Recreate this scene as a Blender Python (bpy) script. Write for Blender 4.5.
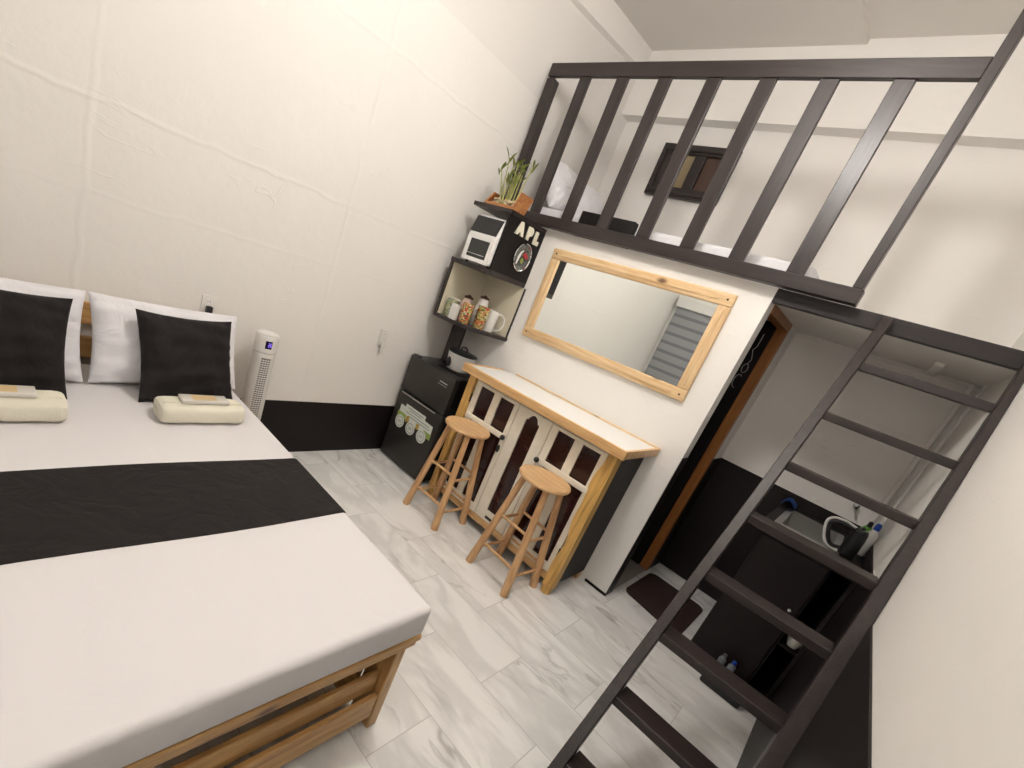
import bpy, bmesh, math, random
from mathutils import Vector, Matrix
random.seed(7)
S = bpy.context.scene
for o in list(bpy.data.objects): bpy.data.objects.remove(o)
COL = S.collection

# ------------------------------------------------------------------ camera
cam = bpy.data.objects.new('camera', bpy.data.cameras.new('camera'))
COL.objects.link(cam); S.camera = cam
cam.data.sensor_width = 36; cam.data.lens = 465.357 * 36 / 1024
cam.data.shift_x = (512 - 451.456) / 1024
cam.data.shift_y = (429.719 - 384) / 1024
cam.data.clip_start = 0.02
r0 = Vector((6.57479681e-01, 6.72403195e-01, 3.39991787e-01))
r1 = Vector((4.59014701e-01, 3.94970026e-04, -8.88428589e-01))
r2 = Vector((-5.97516512e-01, 7.40184968e-01, -3.08383266e-01))
m = Matrix((r0, -r1, -r2)).transposed().to_4x4()
m.translation = Vector((2.57569, -2.80661, 1.5))
cam.matrix_world = m

# ------------------------------------------------------------------ world, light, exposure
w = bpy.data.worlds.new('world'); S.world = w; w.use_nodes = True
w.node_tree.nodes['Background'].inputs[0].default_value = (0.8, 0.85, 1, 1)
w.node_tree.nodes['Background'].inputs[1].default_value = 0.3
LAMP = Vector((1.72, -1.42, 3.02))
ld = bpy.data.lights.new('lamp_light', 'POINT'); ld.energy = 56; ld.color = (1, 0.95, 0.90); ld.shadow_soft_size = 0.11
lo = bpy.data.objects.new('lamp_light', ld); COL.objects.link(lo); lo.location = LAMP
FILL_LAMP = Vector((2.35, -3.72, 2.3))  # added fill light behind the camera, lifts partition and kitchen nook
ld2 = bpy.data.lights.new('fill_lamp_light', 'POINT'); ld2.energy = 2.5; ld2.color = (1, 0.95, 0.90); ld2.shadow_soft_size = 0.14
lo2 = bpy.data.objects.new('fill_lamp_light', ld2); COL.objects.link(lo2); lo2.location = FILL_LAMP
S.view_settings.view_transform = 'Standard'; S.view_settings.look = 'None'
S.view_settings.gamma = 1; S.view_settings.use_curve_mapping = False
S.view_settings.exposure = 2.36

# ------------------------------------------------------------------ materials
def N(nt, t, **kw):
    n = nt.nodes.new(t)
    for k, v in kw.items():
        if k in n.inputs: n.inputs[k].default_value = v
        else: setattr(n, k, v)
    return n
def mat(name, col, rough=0.6, metal=0, bump=0, scale=60, var=0.0, vscale=3, spec=0.5, coat=0, stretch=(1, 1, 1), emit=None, alpha=None, trans=0):
    mt = bpy.data.materials.new(name); mt.use_nodes = True; nt = mt.node_tree
    b = nt.nodes['Principled BSDF']
    b.inputs['Base Color'].default_value = (*col, 1); b.inputs['Roughness'].default_value = rough
    b.inputs['Metallic'].default_value = metal; b.inputs['Specular IOR Level'].default_value = spec
    b.inputs['Coat Weight'].default_value = coat; b.inputs['Transmission Weight'].default_value = trans
    tc = N(nt, 'ShaderNodeTexCoord'); mp = N(nt, 'ShaderNodeMapping', Scale=stretch)
    nt.links.new(tc.outputs['Object'], mp.inputs['Vector'])
    if var:
        n = N(nt, 'ShaderNodeTexNoise', Scale=vscale, Detail=5); nt.links.new(mp.outputs[0], n.inputs['Vector'])
        mx = N(nt, 'ShaderNodeMix', data_type='RGBA')
        mx.inputs[6].default_value = (*[c * (1 - var) for c in col], 1); mx.inputs[7].default_value = (*[min(1, c * (1 + var)) for c in col], 1)
        nt.links.new(n.outputs['Fac'], mx.inputs[0]); nt.links.new(mx.outputs[2], b.inputs['Base Color'])
    if bump:
        n = N(nt, 'ShaderNodeTexNoise', Scale=scale, Detail=4); nt.links.new(mp.outputs[0], n.inputs['Vector'])
        bp = N(nt, 'ShaderNodeBump', Strength=bump, Distance=0.01); nt.links.new(n.outputs['Fac'], bp.inputs['Height'])
        nt.links.new(bp.outputs[0], b.inputs['Normal'])
    if emit:
        b.inputs['Emission Color'].default_value = (*emit[0], 1); b.inputs['Emission Strength'].default_value = emit[1]
    return mt
def wood(name, c1, c2, axis=0, rough=0.45, knots=True, scale=1.0, kcol=(0.16, 0.07, 0.03), coat=0.15):
    """planed timber, grain along the given object axis"""
    mt = bpy.data.materials.new(name); mt.use_nodes = True; nt = mt.node_tree; L = nt.links.new
    b = nt.nodes['Principled BSDF']; b.inputs['Roughness'].default_value = rough; b.inputs['Coat Weight'].default_value = coat; b.inputs['Coat Roughness'].default_value = 0.25
    tc = N(nt, 'ShaderNodeTexCoord'); st = [9 * scale] * 3; st[axis] = 0.7 * scale
    mp = N(nt, 'ShaderNodeMapping', Scale=st); L(tc.outputs['Object'], mp.inputs['Vector'])
    n1 = N(nt, 'ShaderNodeTexNoise', Scale=3.0, Detail=6, Distortion=1.2); L(mp.outputs[0], n1.inputs['Vector'])
    wv = N(nt, 'ShaderNodeTexNoise', Scale=14.0, Detail=3, Distortion=0.4); L(mp.outputs[0], wv.inputs['Vector'])
    ad = N(nt, 'ShaderNodeMath', operation='ADD'); L(n1.outputs['Fac'], ad.inputs[0])
    ml = N(nt, 'ShaderNodeMath', operation='MULTIPLY'); ml.inputs[1].default_value = 0.5; L(wv.outputs['Fac'], ml.inputs[0]); L(ml.outputs[0], ad.inputs[1])
    rp = N(nt, 'ShaderNodeValToRGB'); rp.color_ramp.elements[0].position = 0.5; rp.color_ramp.elements[1].position = 0.95
    rp.color_ramp.elements[0].color = (*c1, 1); rp.color_ramp.elements[1].color = (*c2, 1); L(ad.outputs[0], rp.inputs[0])
    out = rp.outputs[0]
    if knots:
        ks = [5.5 * scale] * 3; ks[axis] = 3.0 * scale
        mk = N(nt, 'ShaderNodeMapping', Scale=ks); L(tc.outputs['Object'], mk.inputs['Vector'])
        vo = N(nt, 'ShaderNodeTexVoronoi', Scale=1.0); L(mk.outputs[0], vo.inputs['Vector'])
        kr = N(nt, 'ShaderNodeValToRGB'); kr.color_ramp.elements[0].position = 0.045; kr.color_ramp.elements[0].color = (1, 1, 1, 1)
        kr.color_ramp.elements[1].position = 0.12; kr.color_ramp.elements[1].color = (0, 0, 0, 1); L(vo.outputs['Distance'], kr.inputs[0])
        mx = N(nt, 'ShaderNodeMix', data_type='RGBA'); mx.inputs[7].default_value = (*kcol, 1)
        L(kr.outputs[0], mx.inputs[0]); L(out, mx.inputs[6]); out = mx.outputs[2]
    L(out, b.inputs['Base Color'])
    bp = N(nt, 'ShaderNodeBump', Strength=0.15, Distance=0.004); L(ad.outputs[0], bp.inputs['Height']); L(bp.outputs[0], b.inputs['Normal'])
    return mt

def plaster(name, col, seams=False, bump=0.25):
    mt = bpy.data.materials.new(name); mt.use_nodes = True; nt = mt.node_tree; L = nt.links.new
    b = nt.nodes['Principled BSDF']; b.inputs['Roughness'].default_value = 0.55; b.inputs['Specular IOR Level'].default_value = 0.35
    tc = N(nt, 'ShaderNodeTexCoord'); P = tc.outputs['Object']
    n1 = N(nt, 'ShaderNodeTexNoise', Scale=1.6, Detail=6); L(P, n1.inputs['Vector'])
    mx = N(nt, 'ShaderNodeMix', data_type='RGBA'); mx.inputs[6].default_value = (*[c * 0.96 for c in col], 1); mx.inputs[7].default_value = (*[min(1, c * 1.03) for c in col], 1)
    L(n1.outputs['Fac'], mx.inputs[0]); L(mx.outputs[2], b.inputs['Base Color'])
    n2 = N(nt, 'ShaderNodeTexNoise', Scale=7, Detail=8, Roughness=0.6); L(P, n2.inputs['Vector'])
    # trowel ridges: short streaks where warped noise crosses a level
    mr = N(nt, 'ShaderNodeMapping', Scale=(1, 1.1, 3.2)); L(P, mr.inputs['Vector'])
    n3 = N(nt, 'ShaderNodeTexNoise', Scale=1.9, Detail=3, Distortion=0.6); L(mr.outputs[0], n3.inputs['Vector'])
    s1 = N(nt, 'ShaderNodeMath', operation='SUBTRACT'); s1.inputs[1].default_value = 0.52; L(n3.outputs['Fac'], s1.inputs[0])
    s2 = N(nt, 'ShaderNodeMath', operation='ABSOLUTE'); L(s1.outputs[0], s2.inputs[0])
    rp = N(nt, 'ShaderNodeMapRange'); rp.inputs[1].default_value = 0; rp.inputs[2].default_value = 0.012; rp.inputs[3].default_value = 1; rp.inputs[4].default_value = 0; L(s2.outputs[0], rp.inputs[0])
    msk = N(nt, 'ShaderNodeTexNoise', Scale=2.3, Detail=2); L(P, msk.inputs['Vector'])
    mk = N(nt, 'ShaderNodeMapRange'); mk.inputs[1].default_value = 0.52; mk.inputs[2].default_value = 0.66; L(msk.outputs['Fac'], mk.inputs[0])
    m1 = N(nt, 'ShaderNodeMath', operation='MULTIPLY'); L(rp.outputs[0], m1.inputs[0]); L(mk.outputs[0], m1.inputs[1])
    h = N(nt, 'ShaderNodeMath', operation='MULTIPLY_ADD'); h.inputs[1].default_value = 0.5; L(m1.outputs[0], h.inputs[0]); L(n2.outputs['Fac'], h.inputs[2])
    H = h.outputs[0]
    if seams:
        sp = N(nt, 'ShaderNodeSeparateXYZ'); L(P, sp.inputs[0])
        wn = N(nt, 'ShaderNodeTexNoise', Scale=5, Detail=3); L(P, wn.inputs['Vector'])
        def line(sock, v, wd, amp):
            global H
            a = N(nt, 'ShaderNodeMath', operation='MULTIPLY_ADD'); a.inputs[1].default_value = 0.05; L(wn.outputs['Fac'], a.inputs[0]); L(sock, a.inputs[2])
            d = N(nt, 'ShaderNodeMath', operation='SUBTRACT'); d.inputs[1].default_value = v + 0.025; L(a.outputs[0], d.inputs[0])
            e = N(nt, 'ShaderNodeMath', operation='ABSOLUTE'); L(d.outputs[0], e.inputs[0])
            r = N(nt, 'ShaderNodeMapRange'); r.interpolation_type = 'SMOOTHSTEP'; r.inputs[1].default_value = 0; r.inputs[2].default_value = wd; r.inputs[3].default_value = amp; r.inputs[4].default_value = 0; L(e.outputs[0], r.inputs[0])
            return r.outputs[0]
        for sock, v, wd, amp in ((sp.outputs[1], -1.22, 0.02, .75), (sp.outputs[1], -2.41, 0.02, .6), (sp.outputs[2], 1.62, 0.018, .4), (sp.outputs[2], 2.42, 0.018, .5), (sp.outputs[2], 1.27, 0.015, .22)):
            o_ = line(sock, v, wd, amp)
            ad = N(nt, 'ShaderNodeMath', operation='ADD'); L(H, ad.inputs[0]); L(o_, ad.inputs[1]); H = ad.outputs[0]
    bp = N(nt, 'ShaderNodeBump', Strength=bump, Distance=0.012); L(H, bp.inputs['Height']); L(bp.outputs[0], b.inputs['Normal'])
    return mt

def marble():
    mt = bpy.data.materials.new('marble tile'); mt.use_nodes = True; nt = mt.node_tree; L = nt.links.new
    b = nt.nodes['Principled BSDF']; b.inputs['Roughness'].default_value = 0.22; b.inputs['Specular IOR Level'].default_value = 0.5
    tc = N(nt, 'ShaderNodeTexCoord'); P = tc.outputs['Object']
    br = N(nt, 'ShaderNodeTexBrick'); br.inputs['Scale'].default_value = 1; br.inputs['Brick Width'].default_value = 0.6; br.inputs['Row Height'].default_value = 0.3
    br.inputs['Mortar Size'].default_value = 0.0022; br.inputs['Mortar Smooth'].default_value = 0.3; br.inputs['Color1'].default_value = (0, 0, 0, 1); br.inputs['Color2'].default_value = (1, 1, 1, 1); br.inputs['Mortar'].default_value = (0.5, 0.5, 0.5, 1)
    mp0 = N(nt, 'ShaderNodeMapping'); mp0.inputs['Location'].default_value = (0.12, 0.08, 0); L(P, mp0.inputs['Vector']); L(mp0.outputs[0], br.inputs['Vector'])
    # a random offset per tile so the veins break at the joints
    sc = N(nt, 'ShaderNodeVectorMath', operation='SCALE'); sc.inputs['Scale'].default_value = 13.0; L(br.outputs['Color'], sc.inputs[0])
    ad = N(nt, 'ShaderNodeVectorMath', operation='ADD'); L(P, ad.inputs[0]); L(sc.outputs[0], ad.inputs[1])
    mp = N(nt, 'ShaderNodeMapping', Scale=(1.0, 2.6, 1)); mp.inputs['Rotation'].default_value = (0, 0, math.radians(-28)); L(ad.outputs[0], mp.inputs['Vector'])
    def vein(scale, w, dist, seed):
        m2 = N(nt, 'ShaderNodeMapping'); m2.inputs['Location'].default_value = (seed, seed * 1.7, seed); L(mp.outputs[0], m2.inputs['Vector'])
        n = N(nt, 'ShaderNodeTexNoise', Scale=scale, Detail=4, Roughness=0.55, Distortion=dist); L(m2.outputs[0], n.inputs['Vector'])
        s = N(nt, 'ShaderNodeMath', operation='SUBTRACT'); s.inputs[1].default_value = 0.5; L(n.outputs['Fac'], s.inputs[0])
        a = N(nt, 'ShaderNodeMath', operation='ABSOLUTE'); L(s.outputs[0], a.inputs[0])
        r = N(nt, 'ShaderNodeMapRange'); r.interpolation_type = 'SMOOTHSTEP'; r.inputs[1].default_value = 0; r.inputs[2].default_value = w; r.inputs[3].default_value = 1; r.inputs[4].default_value = 0; L(a.outputs[0], r.inputs[0])
        return r.outputs[0]
    v1 = vein(1.3, 0.022, 0.5, 3.1); v2 = vein(1.5, 0.11, 0.3, 3.4); ms = N(nt, 'ShaderNodeTexNoise', Scale=2.2, Detail=2); L(mp.outputs[0], ms.inputs['Vector'])
    mk = N(nt, 'ShaderNodeMapRange'); mk.inputs[1].default_value = 0.42; mk.inputs[2].default_value = 0.68; L(ms.outputs['Fac'], mk.inputs[0])
    a1 = N(nt, 'ShaderNodeMath', operation='MULTIPLY'); L(v1, a1.inputs[0]); L(mk.outputs[0], a1.inputs[1])
    a2 = N(nt, 'ShaderNodeMath', operation='MULTIPLY'); a2.inputs[1].default_value = 0.28; L(v2, a2.inputs[0])
    a3 = N(nt, 'ShaderNodeMath', operation='MULTIPLY_ADD'); a3.inputs[1].default_value = 0.55; L(a1.outputs[0], a3.inputs[0]); L(a2.outputs[0], a3.inputs[2])
    mx = N(nt, 'ShaderNodeMix', data_type='RGBA'); mx.inputs[6].default_value = (0.90, 0.895, 0.88, 1); mx.inputs[7].default_value = (0.42, 0.41, 0.39, 1)
    L(a3.outputs[0], mx.inputs[0])
    m2 = N(nt, 'ShaderNodeMix', data_type='RGBA'); m2.inputs[7].default_value = (0.62, 0.61, 0.59, 1); L(br.outputs['Fac'], m2.inputs[0]); L(mx.outputs[2], m2.inputs[6])
    L(m2.outputs[2], b.inputs['Base Color'])
    bp = N(nt, 'ShaderNodeBump', Strength=0.12, Distance=0.001); bp.invert = True; L(br.outputs['Fac'], bp.inputs['Height']); L(bp.outputs[0], b.inputs['Normal'])
    return mt

def cloth(name, col, wr=0.3, sc=6, rough=0.85, weave=0.06):
    mt = bpy.data.materials.new(name); mt.use_nodes = True; nt = mt.node_tree; L = nt.links.new
    b = nt.nodes['Principled BSDF']; b.inputs['Roughness'].default_value = rough; b.inputs['Base Color'].default_value = (*col, 1); b.inputs['Sheen Weight'].default_value = 0.05 if sum(col) < 0.1 else 0.15; b.inputs['Specular IOR Level'].default_value = 0.35
    tc = N(nt, 'ShaderNodeTexCoord'); P = tc.outputs['Object']
    n = N(nt, 'ShaderNodeTexNoise', Scale=sc, Detail=3, Distortion=1.5); L(P, n.inputs['Vector'])
    n2 = N(nt, 'ShaderNodeTexNoise', Scale=320, Detail=1); L(P, n2.inputs['Vector'])
    h = N(nt, 'ShaderNodeMath', operation='MULTIPLY_ADD'); h.inputs[1].default_value = weave; L(n2.outputs['Fac'], h.inputs[0]); L(n.outputs['Fac'], h.inputs[2])
    bp = N(nt, 'ShaderNodeBump', Strength=wr, Distance=0.03); L(h.outputs[0], bp.inputs['Height']); L(bp.outputs[0], b.inputs['Normal'])
    return mt

M = {}
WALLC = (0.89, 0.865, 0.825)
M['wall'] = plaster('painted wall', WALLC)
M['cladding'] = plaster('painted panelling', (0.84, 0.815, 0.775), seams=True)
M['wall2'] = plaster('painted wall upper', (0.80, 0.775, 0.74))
M['ceiling'] = plaster('painted ceiling', (0.78, 0.75, 0.70), bump=0.08)
M['soffit'] = plaster('painted soffit', (0.86, 0.835, 0.79), bump=0.08)
M['dado'] = mat('black brown paint', (0.009, 0.0055, 0.0055), 0.5, var=0.2, bump=0.05, scale=20, spec=0.3)
M['floor'] = marble()
M['dark_x'] = wood('dark stained wood x', (0.013, 0.008, 0.008), (0.030, 0.020, 0.019), 0, 0.38, kcol=(0.012, 0.008, 0.008), coat=0.1)
M['dark_y'] = wood('dark stained wood y', (0.013, 0.008, 0.008), (0.030, 0.020, 0.019), 1, 0.38, kcol=(0.012, 0.008, 0.008), coat=0.1)
M['dark_z'] = wood('dark stained wood z', (0.013, 0.008, 0.008), (0.032, 0.022, 0.021), 2, 0.38, kcol=(0.012, 0.008, 0.008), coat=0.1)
P1, P2 = (0.52, 0.27, 0.095), (0.80, 0.52, 0.25)
M['pine_x'] = wood('pine x', P1, P2, 0); M['pine_y'] = wood('pine y', P1, P2, 1); M['pine_z'] = wood('pine z', P1, P2, 2)
M['pale_x'] = wood('pale pine x', (0.66, 0.42, 0.2), (0.86, 0.64, 0.38), 0); M['pale_z'] = wood('pale pine z', (0.66, 0.42, 0.2), (0.86, 0.64, 0.38), 2)
M['oak_y'] = wood('bed pine y', (0.42, 0.21, 0.065), (0.70, 0.43, 0.17), 1); M['oak_z'] = wood('bed pine z', (0.42, 0.21, 0.065), (0.70, 0.43, 0.17), 2); M['oak_x'] = wood('bed pine x', (0.42, 0.21, 0.065), (0.70, 0.43, 0.17), 0)
M['stool_z'] = wood('stool wood', (0.50, 0.27, 0.12), (0.72, 0.44, 0.22), 2, knots=False); M['stool_x'] = wood('stool seat wood', (0.56, 0.31, 0.13), (0.80, 0.52, 0.27), 0, knots=False)
M['live_z'] = wood('varnished live edge', (0.48, 0.26, 0.06), (0.80, 0.50, 0.16), 2, scale=0.8)
M['door_wood'] = wood('orange door frame', (0.30, 0.10, 0.018), (0.46, 0.18, 0.04), 2, knots=False)
M['cream'] = mat('cream paint', (0.85, 0.79, 0.67), 0.45, var=0.06, vscale=20, bump=0.08, scale=40)
M['maroon'] = mat('dark maroon glass', (0.028, 0.008, 0.008), 0.12, var=0.3, vscale=8)
M['white_top'] = mat('white laminate', (0.92, 0.92, 0.90), 0.2, var=0.03)
M['black'] = mat('black plastic', (0.012, 0.012, 0.013), 0.35)
M['blackpanel'] = mat('black board', (0.007, 0.005, 0.005), 0.55, var=0.2, spec=0.3)
M['fridge'] = mat('graphite steel', (0.040, 0.036, 0.032), 0.42, metal=0.3, bump=0.03, scale=200)
M['fridge_side'] = mat('black enamel', (0.012, 0.011, 0.012), 0.3)
M['silver'] = mat('silver', (0.6, 0.6, 0.6), 0.3, metal=1)
M['steel'] = mat('brushed steel', (0.55, 0.55, 0.54), 0.3, metal=1, bump=0.03, scale=150)
M['white'] = mat('white plastic', (0.80, 0.79, 0.77), 0.3)
M['offwhite'] = mat('off white plastic', (0.74, 0.72, 0.68), 0.35)
M['slot'] = mat('dark grille', (0.10, 0.09, 0.085), 0.6)
M['sheet'] = cloth('white fitted sheet', (0.76, 0.735, 0.74), 0.16, 4.5, 0.7)
M['pillow'] = cloth('white pillowcase', (0.80, 0.79, 0.82), 0.35, 7)
M['blackcloth'] = cloth('black satin cotton', (0.009, 0.006, 0.006), 0.35, 7, 0.8, 0.02)
M['towel'] = mat('cream terry towel', (0.88, 0.84, 0.70), 0.95, bump=0.6, scale=330)
M['soap'] = mat('clear soap wrapper', (0.72, 0.68, 0.62), 0.2)
M['soaplabel'] = mat('golden label', (0.66, 0.50, 0.27), 0.4)
M['mirror'] = mat('mirror glass', (0.95, 0.98, 0.96), 0.0, metal=1)
M['interior'] = mat('cream laminate', (0.74, 0.68, 0.53), 0.5)
M['cork'] = mat('brown mat', (0.035, 0.016, 0.013), 0.9, bump=0.6, scale=120, var=0.3, vscale=15)
M['blue'] = mat('blue cloth', (0.03, 0.10, 0.36), 0.8, bump=0.3, scale=90)
M['bluecap'] = mat('blue cap', (0.01, 0.06, 0.4), 0.3)
M['green'] = mat('green label', (0.12, 0.42, 0.03), 0.4); M['yellow'] = mat('yellow sponge', (0.75, 0.6, 0.08), 0.8, bump=0.4, scale=150)
M['leaf'] = mat('bamboo leaf', (0.26, 0.31, 0.07), 0.5, var=0.4, vscale=15); M['stalk'] = mat('bamboo stalk', (0.42, 0.42, 0.15), 0.45, var=0.35, vscale=30)
M['tray'] = wood('reddish tray wood', (0.30, 0.09, 0.03), (0.55, 0.25, 0.08), 0, knots=False); M['pebble'] = mat('pale pebbles', (0.6, 0.5, 0.32), 0.6, var=0.4, vscale=30)
M['letters'] = mat('cream letters', (0.80, 0.77, 0.62), 0.4)
M['ceramic'] = mat('white ceramic', (0.78, 0.76, 0.72), 0.12)
M['pink'] = mat('pale pink ceramic', (0.72, 0.55, 0.48), 0.3); M['brownlid'] = mat('brown lid', (0.08, 0.035, 0.02), 0.4)
M['chrome'] = mat('chrome', (0.8, 0.8, 0.8), 0.08, metal=1)
M['blind_dark'] = mat('grey blind fabric', (0.22, 0.23, 0.25), 0.8); M['blind_light'] = mat('light grey blind fabric', (0.36, 0.37, 0.39), 0.8)
M['bulb'] = mat('lamp globe', (1, 1, 1), 0.4, emit=((1, 0.95, 0.90), 10))
M['fill_bulb'] = mat('fill lamp globe', (1, 1, 1), 0.4, emit=((1, 0.95, 0.90), 2.5))  # weak glow for the globe of the added fill light
M['screen'] = mat('fan display', (0.01, 0.005, 0.03), 0.1); M['digits'] = mat('violet digits', (0.3, 0.2, 1), 0.4, emit=((0.25, 0.15, 0.8), 0.35))
M['pic'] = mat('tan pane', (0.34, 0.27, 0.15), 0.35, var=0.2); M['pic2'] = mat('brown pane', (0.09, 0.045, 0.03), 0.3, var=0.3)
def floral(name, base, cols, sc):
    mt = mat(name, base, 0.2); nt = mt.node_tree; L = nt.links.new; b = nt.nodes['Principled BSDF']
    tc = N(nt, 'ShaderNodeTexCoord'); vo = N(nt, 'ShaderNodeTexVoronoi', Scale=sc); L(tc.outputs['Object'], vo.inputs['Vector'])
    sp = N(nt, 'ShaderNodeSeparateColor'); L(vo.outputs['Color'], sp.inputs[0])
    rp = N(nt, 'ShaderNodeValToRGB'); rp.color_ramp.interpolation = 'CONSTANT'
    while len(rp.color_ramp.elements) < len(cols): rp.color_ramp.elements.new(0.5)
    for i, c in enumerate(cols): rp.color_ramp.elements[i].position = i / len(cols); rp.color_ramp.elements[i].color = (*c, 1)
    L(sp.outputs[0], rp.inputs[0]); L(rp.outputs[0], b.inputs['Base Color']); return mt
M['floral_g'] = floral('green floral pattern', (0.6, 0.6, 0.5), [(0.65, 0.62, 0.5), (0.18, 0.30, 0.12), (0.35, 0.42, 0.28), (0.5, 0.40, 0.14), (0.3, 0.33, 0.3), (0.6, 0.58, 0.45)], 110)
M['floral_r'] = floral('red floral pattern', (0.6, 0.5, 0.4), [(0.65, 0.58, 0.42), (0.5, 0.06, 0.02), (0.5, 0.42, 0.10), (0.6, 0.2, 0.06), (0.08, 0.08, 0.05), (0.22, 0.26, 0.08), (0.6, 0.5, 0.25)], 110)
def glassmat():
    mt = bpy.data.materials.new('clear plate'); mt.use_nodes = True; b = mt.node_tree.nodes['Principled BSDF']
    b.inputs['Base Color'].default_value = (0.75, 0.78, 0.74, 1); b.inputs['Roughness'].default_value = 0.06; b.inputs['Transmission Weight'].default_value = 0.85; b.inputs['IOR'].default_value = 1.3
    return mt
M['glass'] = glassmat()

# ------------------------------------------------------------------ mesh helpers
class MB:
    def __init__(s): s.bm = bmesh.new()
    def _add(s, tmp, mtx=None):
        if mtx is not None: tmp.transform(mtx)
        me = bpy.data.meshes.new('t'); tmp.to_mesh(me); tmp.free(); s.bm.from_mesh(me); bpy.data.meshes.remove(me); return s
    def box(s, a, b, bev=0.0, mtx=None, seg=2):
        t = bmesh.new(); bmesh.ops.create_cube(t, size=1)
        a = Vector(a); b = Vector(b); c = (a + b) / 2; d = b - a
        t.transform(Matrix.Translation(c) @ Matrix.Diagonal((abs(d.x), abs(d.y), abs(d.z), 1)))
        if bev: bmesh.ops.bevel(t, geom=t.edges[:], offset=bev, segments=seg, affect='EDGES', profile=0.5)
        return s._add(t, mtx)
    def cyl(s, p, q, r, r2=None, n=20, caps=True):
        p = Vector(p); q = Vector(q); d = q - p; t = bmesh.new()
        bmesh.ops.create_cone(t, cap_ends=caps, segments=n, radius1=r, radius2=r if r2 is None else r2, depth=d.length)
        rot = Vector((0, 0, 1)).rotation_difference(d).to_matrix().to_4x4()
        return s._add(t, Matrix.Translation((p + q) / 2) @ rot)
    def lathe(s, prof, c=(0, 0, 0), n=32, mtx=None):
        t = bmesh.new(); rings = []
        for r, z in prof:
            rings.append([t.verts.new((r * math.cos(2 * math.pi * i / n), r * math.sin(2 * math.pi * i / n), z)) for i in range(n)] if r > 1e-6 else [t.verts.new((0, 0, z))])
        for A, B in zip(rings, rings[1:]):
            for i in range(n):
                j = (i + 1) % n
                if len(A) == 1 and len(B) == 1: break
                if len(A) == 1: t.faces.new((A[0], B[i], B[j]))
                elif len(B) == 1: t.faces.new((A[i], A[j], B[0]))
                else: t.faces.new((A[i], A[j], B[j], B[i]))
        bmesh.ops.recalc_face_normals(t, faces=t.faces[:])
        return s._add(t, Matrix.Translation(c) @ (mtx if mtx is not None else Matrix()))
    def prism(s, poly, z0, z1, bev=0, mtx=None):
        t = bmesh.new(); vs = [t.verts.new((x, y, z0)) for x, y in poly]; f = t.faces.new(vs)
        e = bmesh.ops.extrude_face_region(t, geom=[f]); bmesh.ops.translate(t, vec=(0, 0, z1 - z0), verts=[v for v in e['geom'] if isinstance(v, bmesh.types.BMVert)])
        bmesh.ops.recalc_face_normals(t, faces=t.faces[:])
        if bev: bmesh.ops.bevel(t, geom=t.edges[:], offset=bev, segments=2, affect='EDGES', profile=0.5)
        return s._add(t, mtx)
    def tube(s, pts, r, n=10, closed=False):
        pts = [Vector(p) for p in pts]; t = bmesh.new(); rings = []; k = len(pts); up = None
        for i, p in enumerate(pts):
            a = pts[(i - 1) % k] if (closed or i > 0) else p; b = pts[(i + 1) % k] if (closed or i < k - 1) else p
            d = (b - a).normalized()
            if up is None: up = Vector((0, 0, 1)) if abs(d.z) < 0.9 else Vector((1, 0, 0))
            x = d.cross(up).normalized(); y = x.cross(d).normalized(); up = y
            rr = r[i] if isinstance(r, (list, tuple)) else r
            rings.append([t.verts.new(p + (x * math.cos(2 * math.pi * j / n) + y * math.sin(2 * math.pi * j / n)) * rr) for j in range(n)])
        for i in range(k if closed else k - 1):
            A = rings[i]; B = rings[(i + 1) % k]
            for j in range(n): t.faces.new((A[j], A[(j + 1) % n], B[(j + 1) % n], B[j]))
        if not closed: t.faces.new(rings[0][::-1]); t.faces.new(rings[-1])
        bmesh.ops.recalc_face_normals(t, faces=t.faces[:])
        return s._add(t)
    def ball(s, c, r, sc=(1, 1, 1), n=16):
        t = bmesh.new(); bmesh.ops.create_uvsphere(t, u_segments=n, v_segments=n // 2 + 2, radius=r)
        return s._add(t, Matrix.Translation(c) @ Matrix.Diagonal((*sc, 1)))
    def build(s, name, m, parent=None, smooth=False, label=None):
        me = bpy.data.meshes.new(name); s.bm.to_mesh(me); s.bm.free()
        me.materials.append(m)
        if smooth:
            for p in me.polygons: p.use_smooth = True
            try: me.set_sharp_from_angle(angle=math.radians(40))
            except Exception: pass
        o = bpy.data.objects.new(name, me); COL.objects.link(o)
        if parent is not None:
            o.parent = parent; o.matrix_parent_inverse = parent.matrix_world.inverted()
        if label: o['label'] = label
        return o
def thing(name, label, cat, loc=(0, 0, 0), group=None, rotz=0):
    o = bpy.data.objects.new(name, None); COL.objects.link(o); o.location = loc; o.rotation_euler = (0, 0, rotz)
    o.matrix_world = Matrix.Translation(loc) @ Matrix.Rotation(rotz, 4, 'Z')
    o.empty_display_size = 0.05
    o['label'] = label; o['category'] = cat
    if group: o['group'] = group
    return o
def tag(o, label, cat, group=None):
    o['label'] = label; o['category'] = cat
    if group: o['group'] = group
    return o
def struct(name, mb, m, parent=None, smooth=False):
    o = mb.build(name, m, parent, smooth)
    if parent is None: o['kind'] = 'structure'
    return o
def sroot(name, loc):
    o = bpy.data.objects.new(name, None); COL.objects.link(o); o.location = loc; o.matrix_world = Matrix.Translation(loc); o['kind'] = 'structure'; o.empty_display_size = .05
    return o
def copy_tree(root, loc):
    r = root.copy(); COL.objects.link(r); r.location = loc
    for ch in [c for c in bpy.data.objects if c.parent == root]:
        c = ch.copy(); COL.objects.link(c); c.parent = r
        for g in [g for g in bpy.data.objects if g.parent == ch]:
            d = g.copy(); COL.objects.link(d); d.parent = c
    return r

M['blackpanel_b'] = wood('dark beam wood', (0.008, 0.004, 0.005), (0.018, 0.011, 0.012), 0, 0.5, kcol=(0.006, 0.004, 0.004), coat=0.0)
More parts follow.
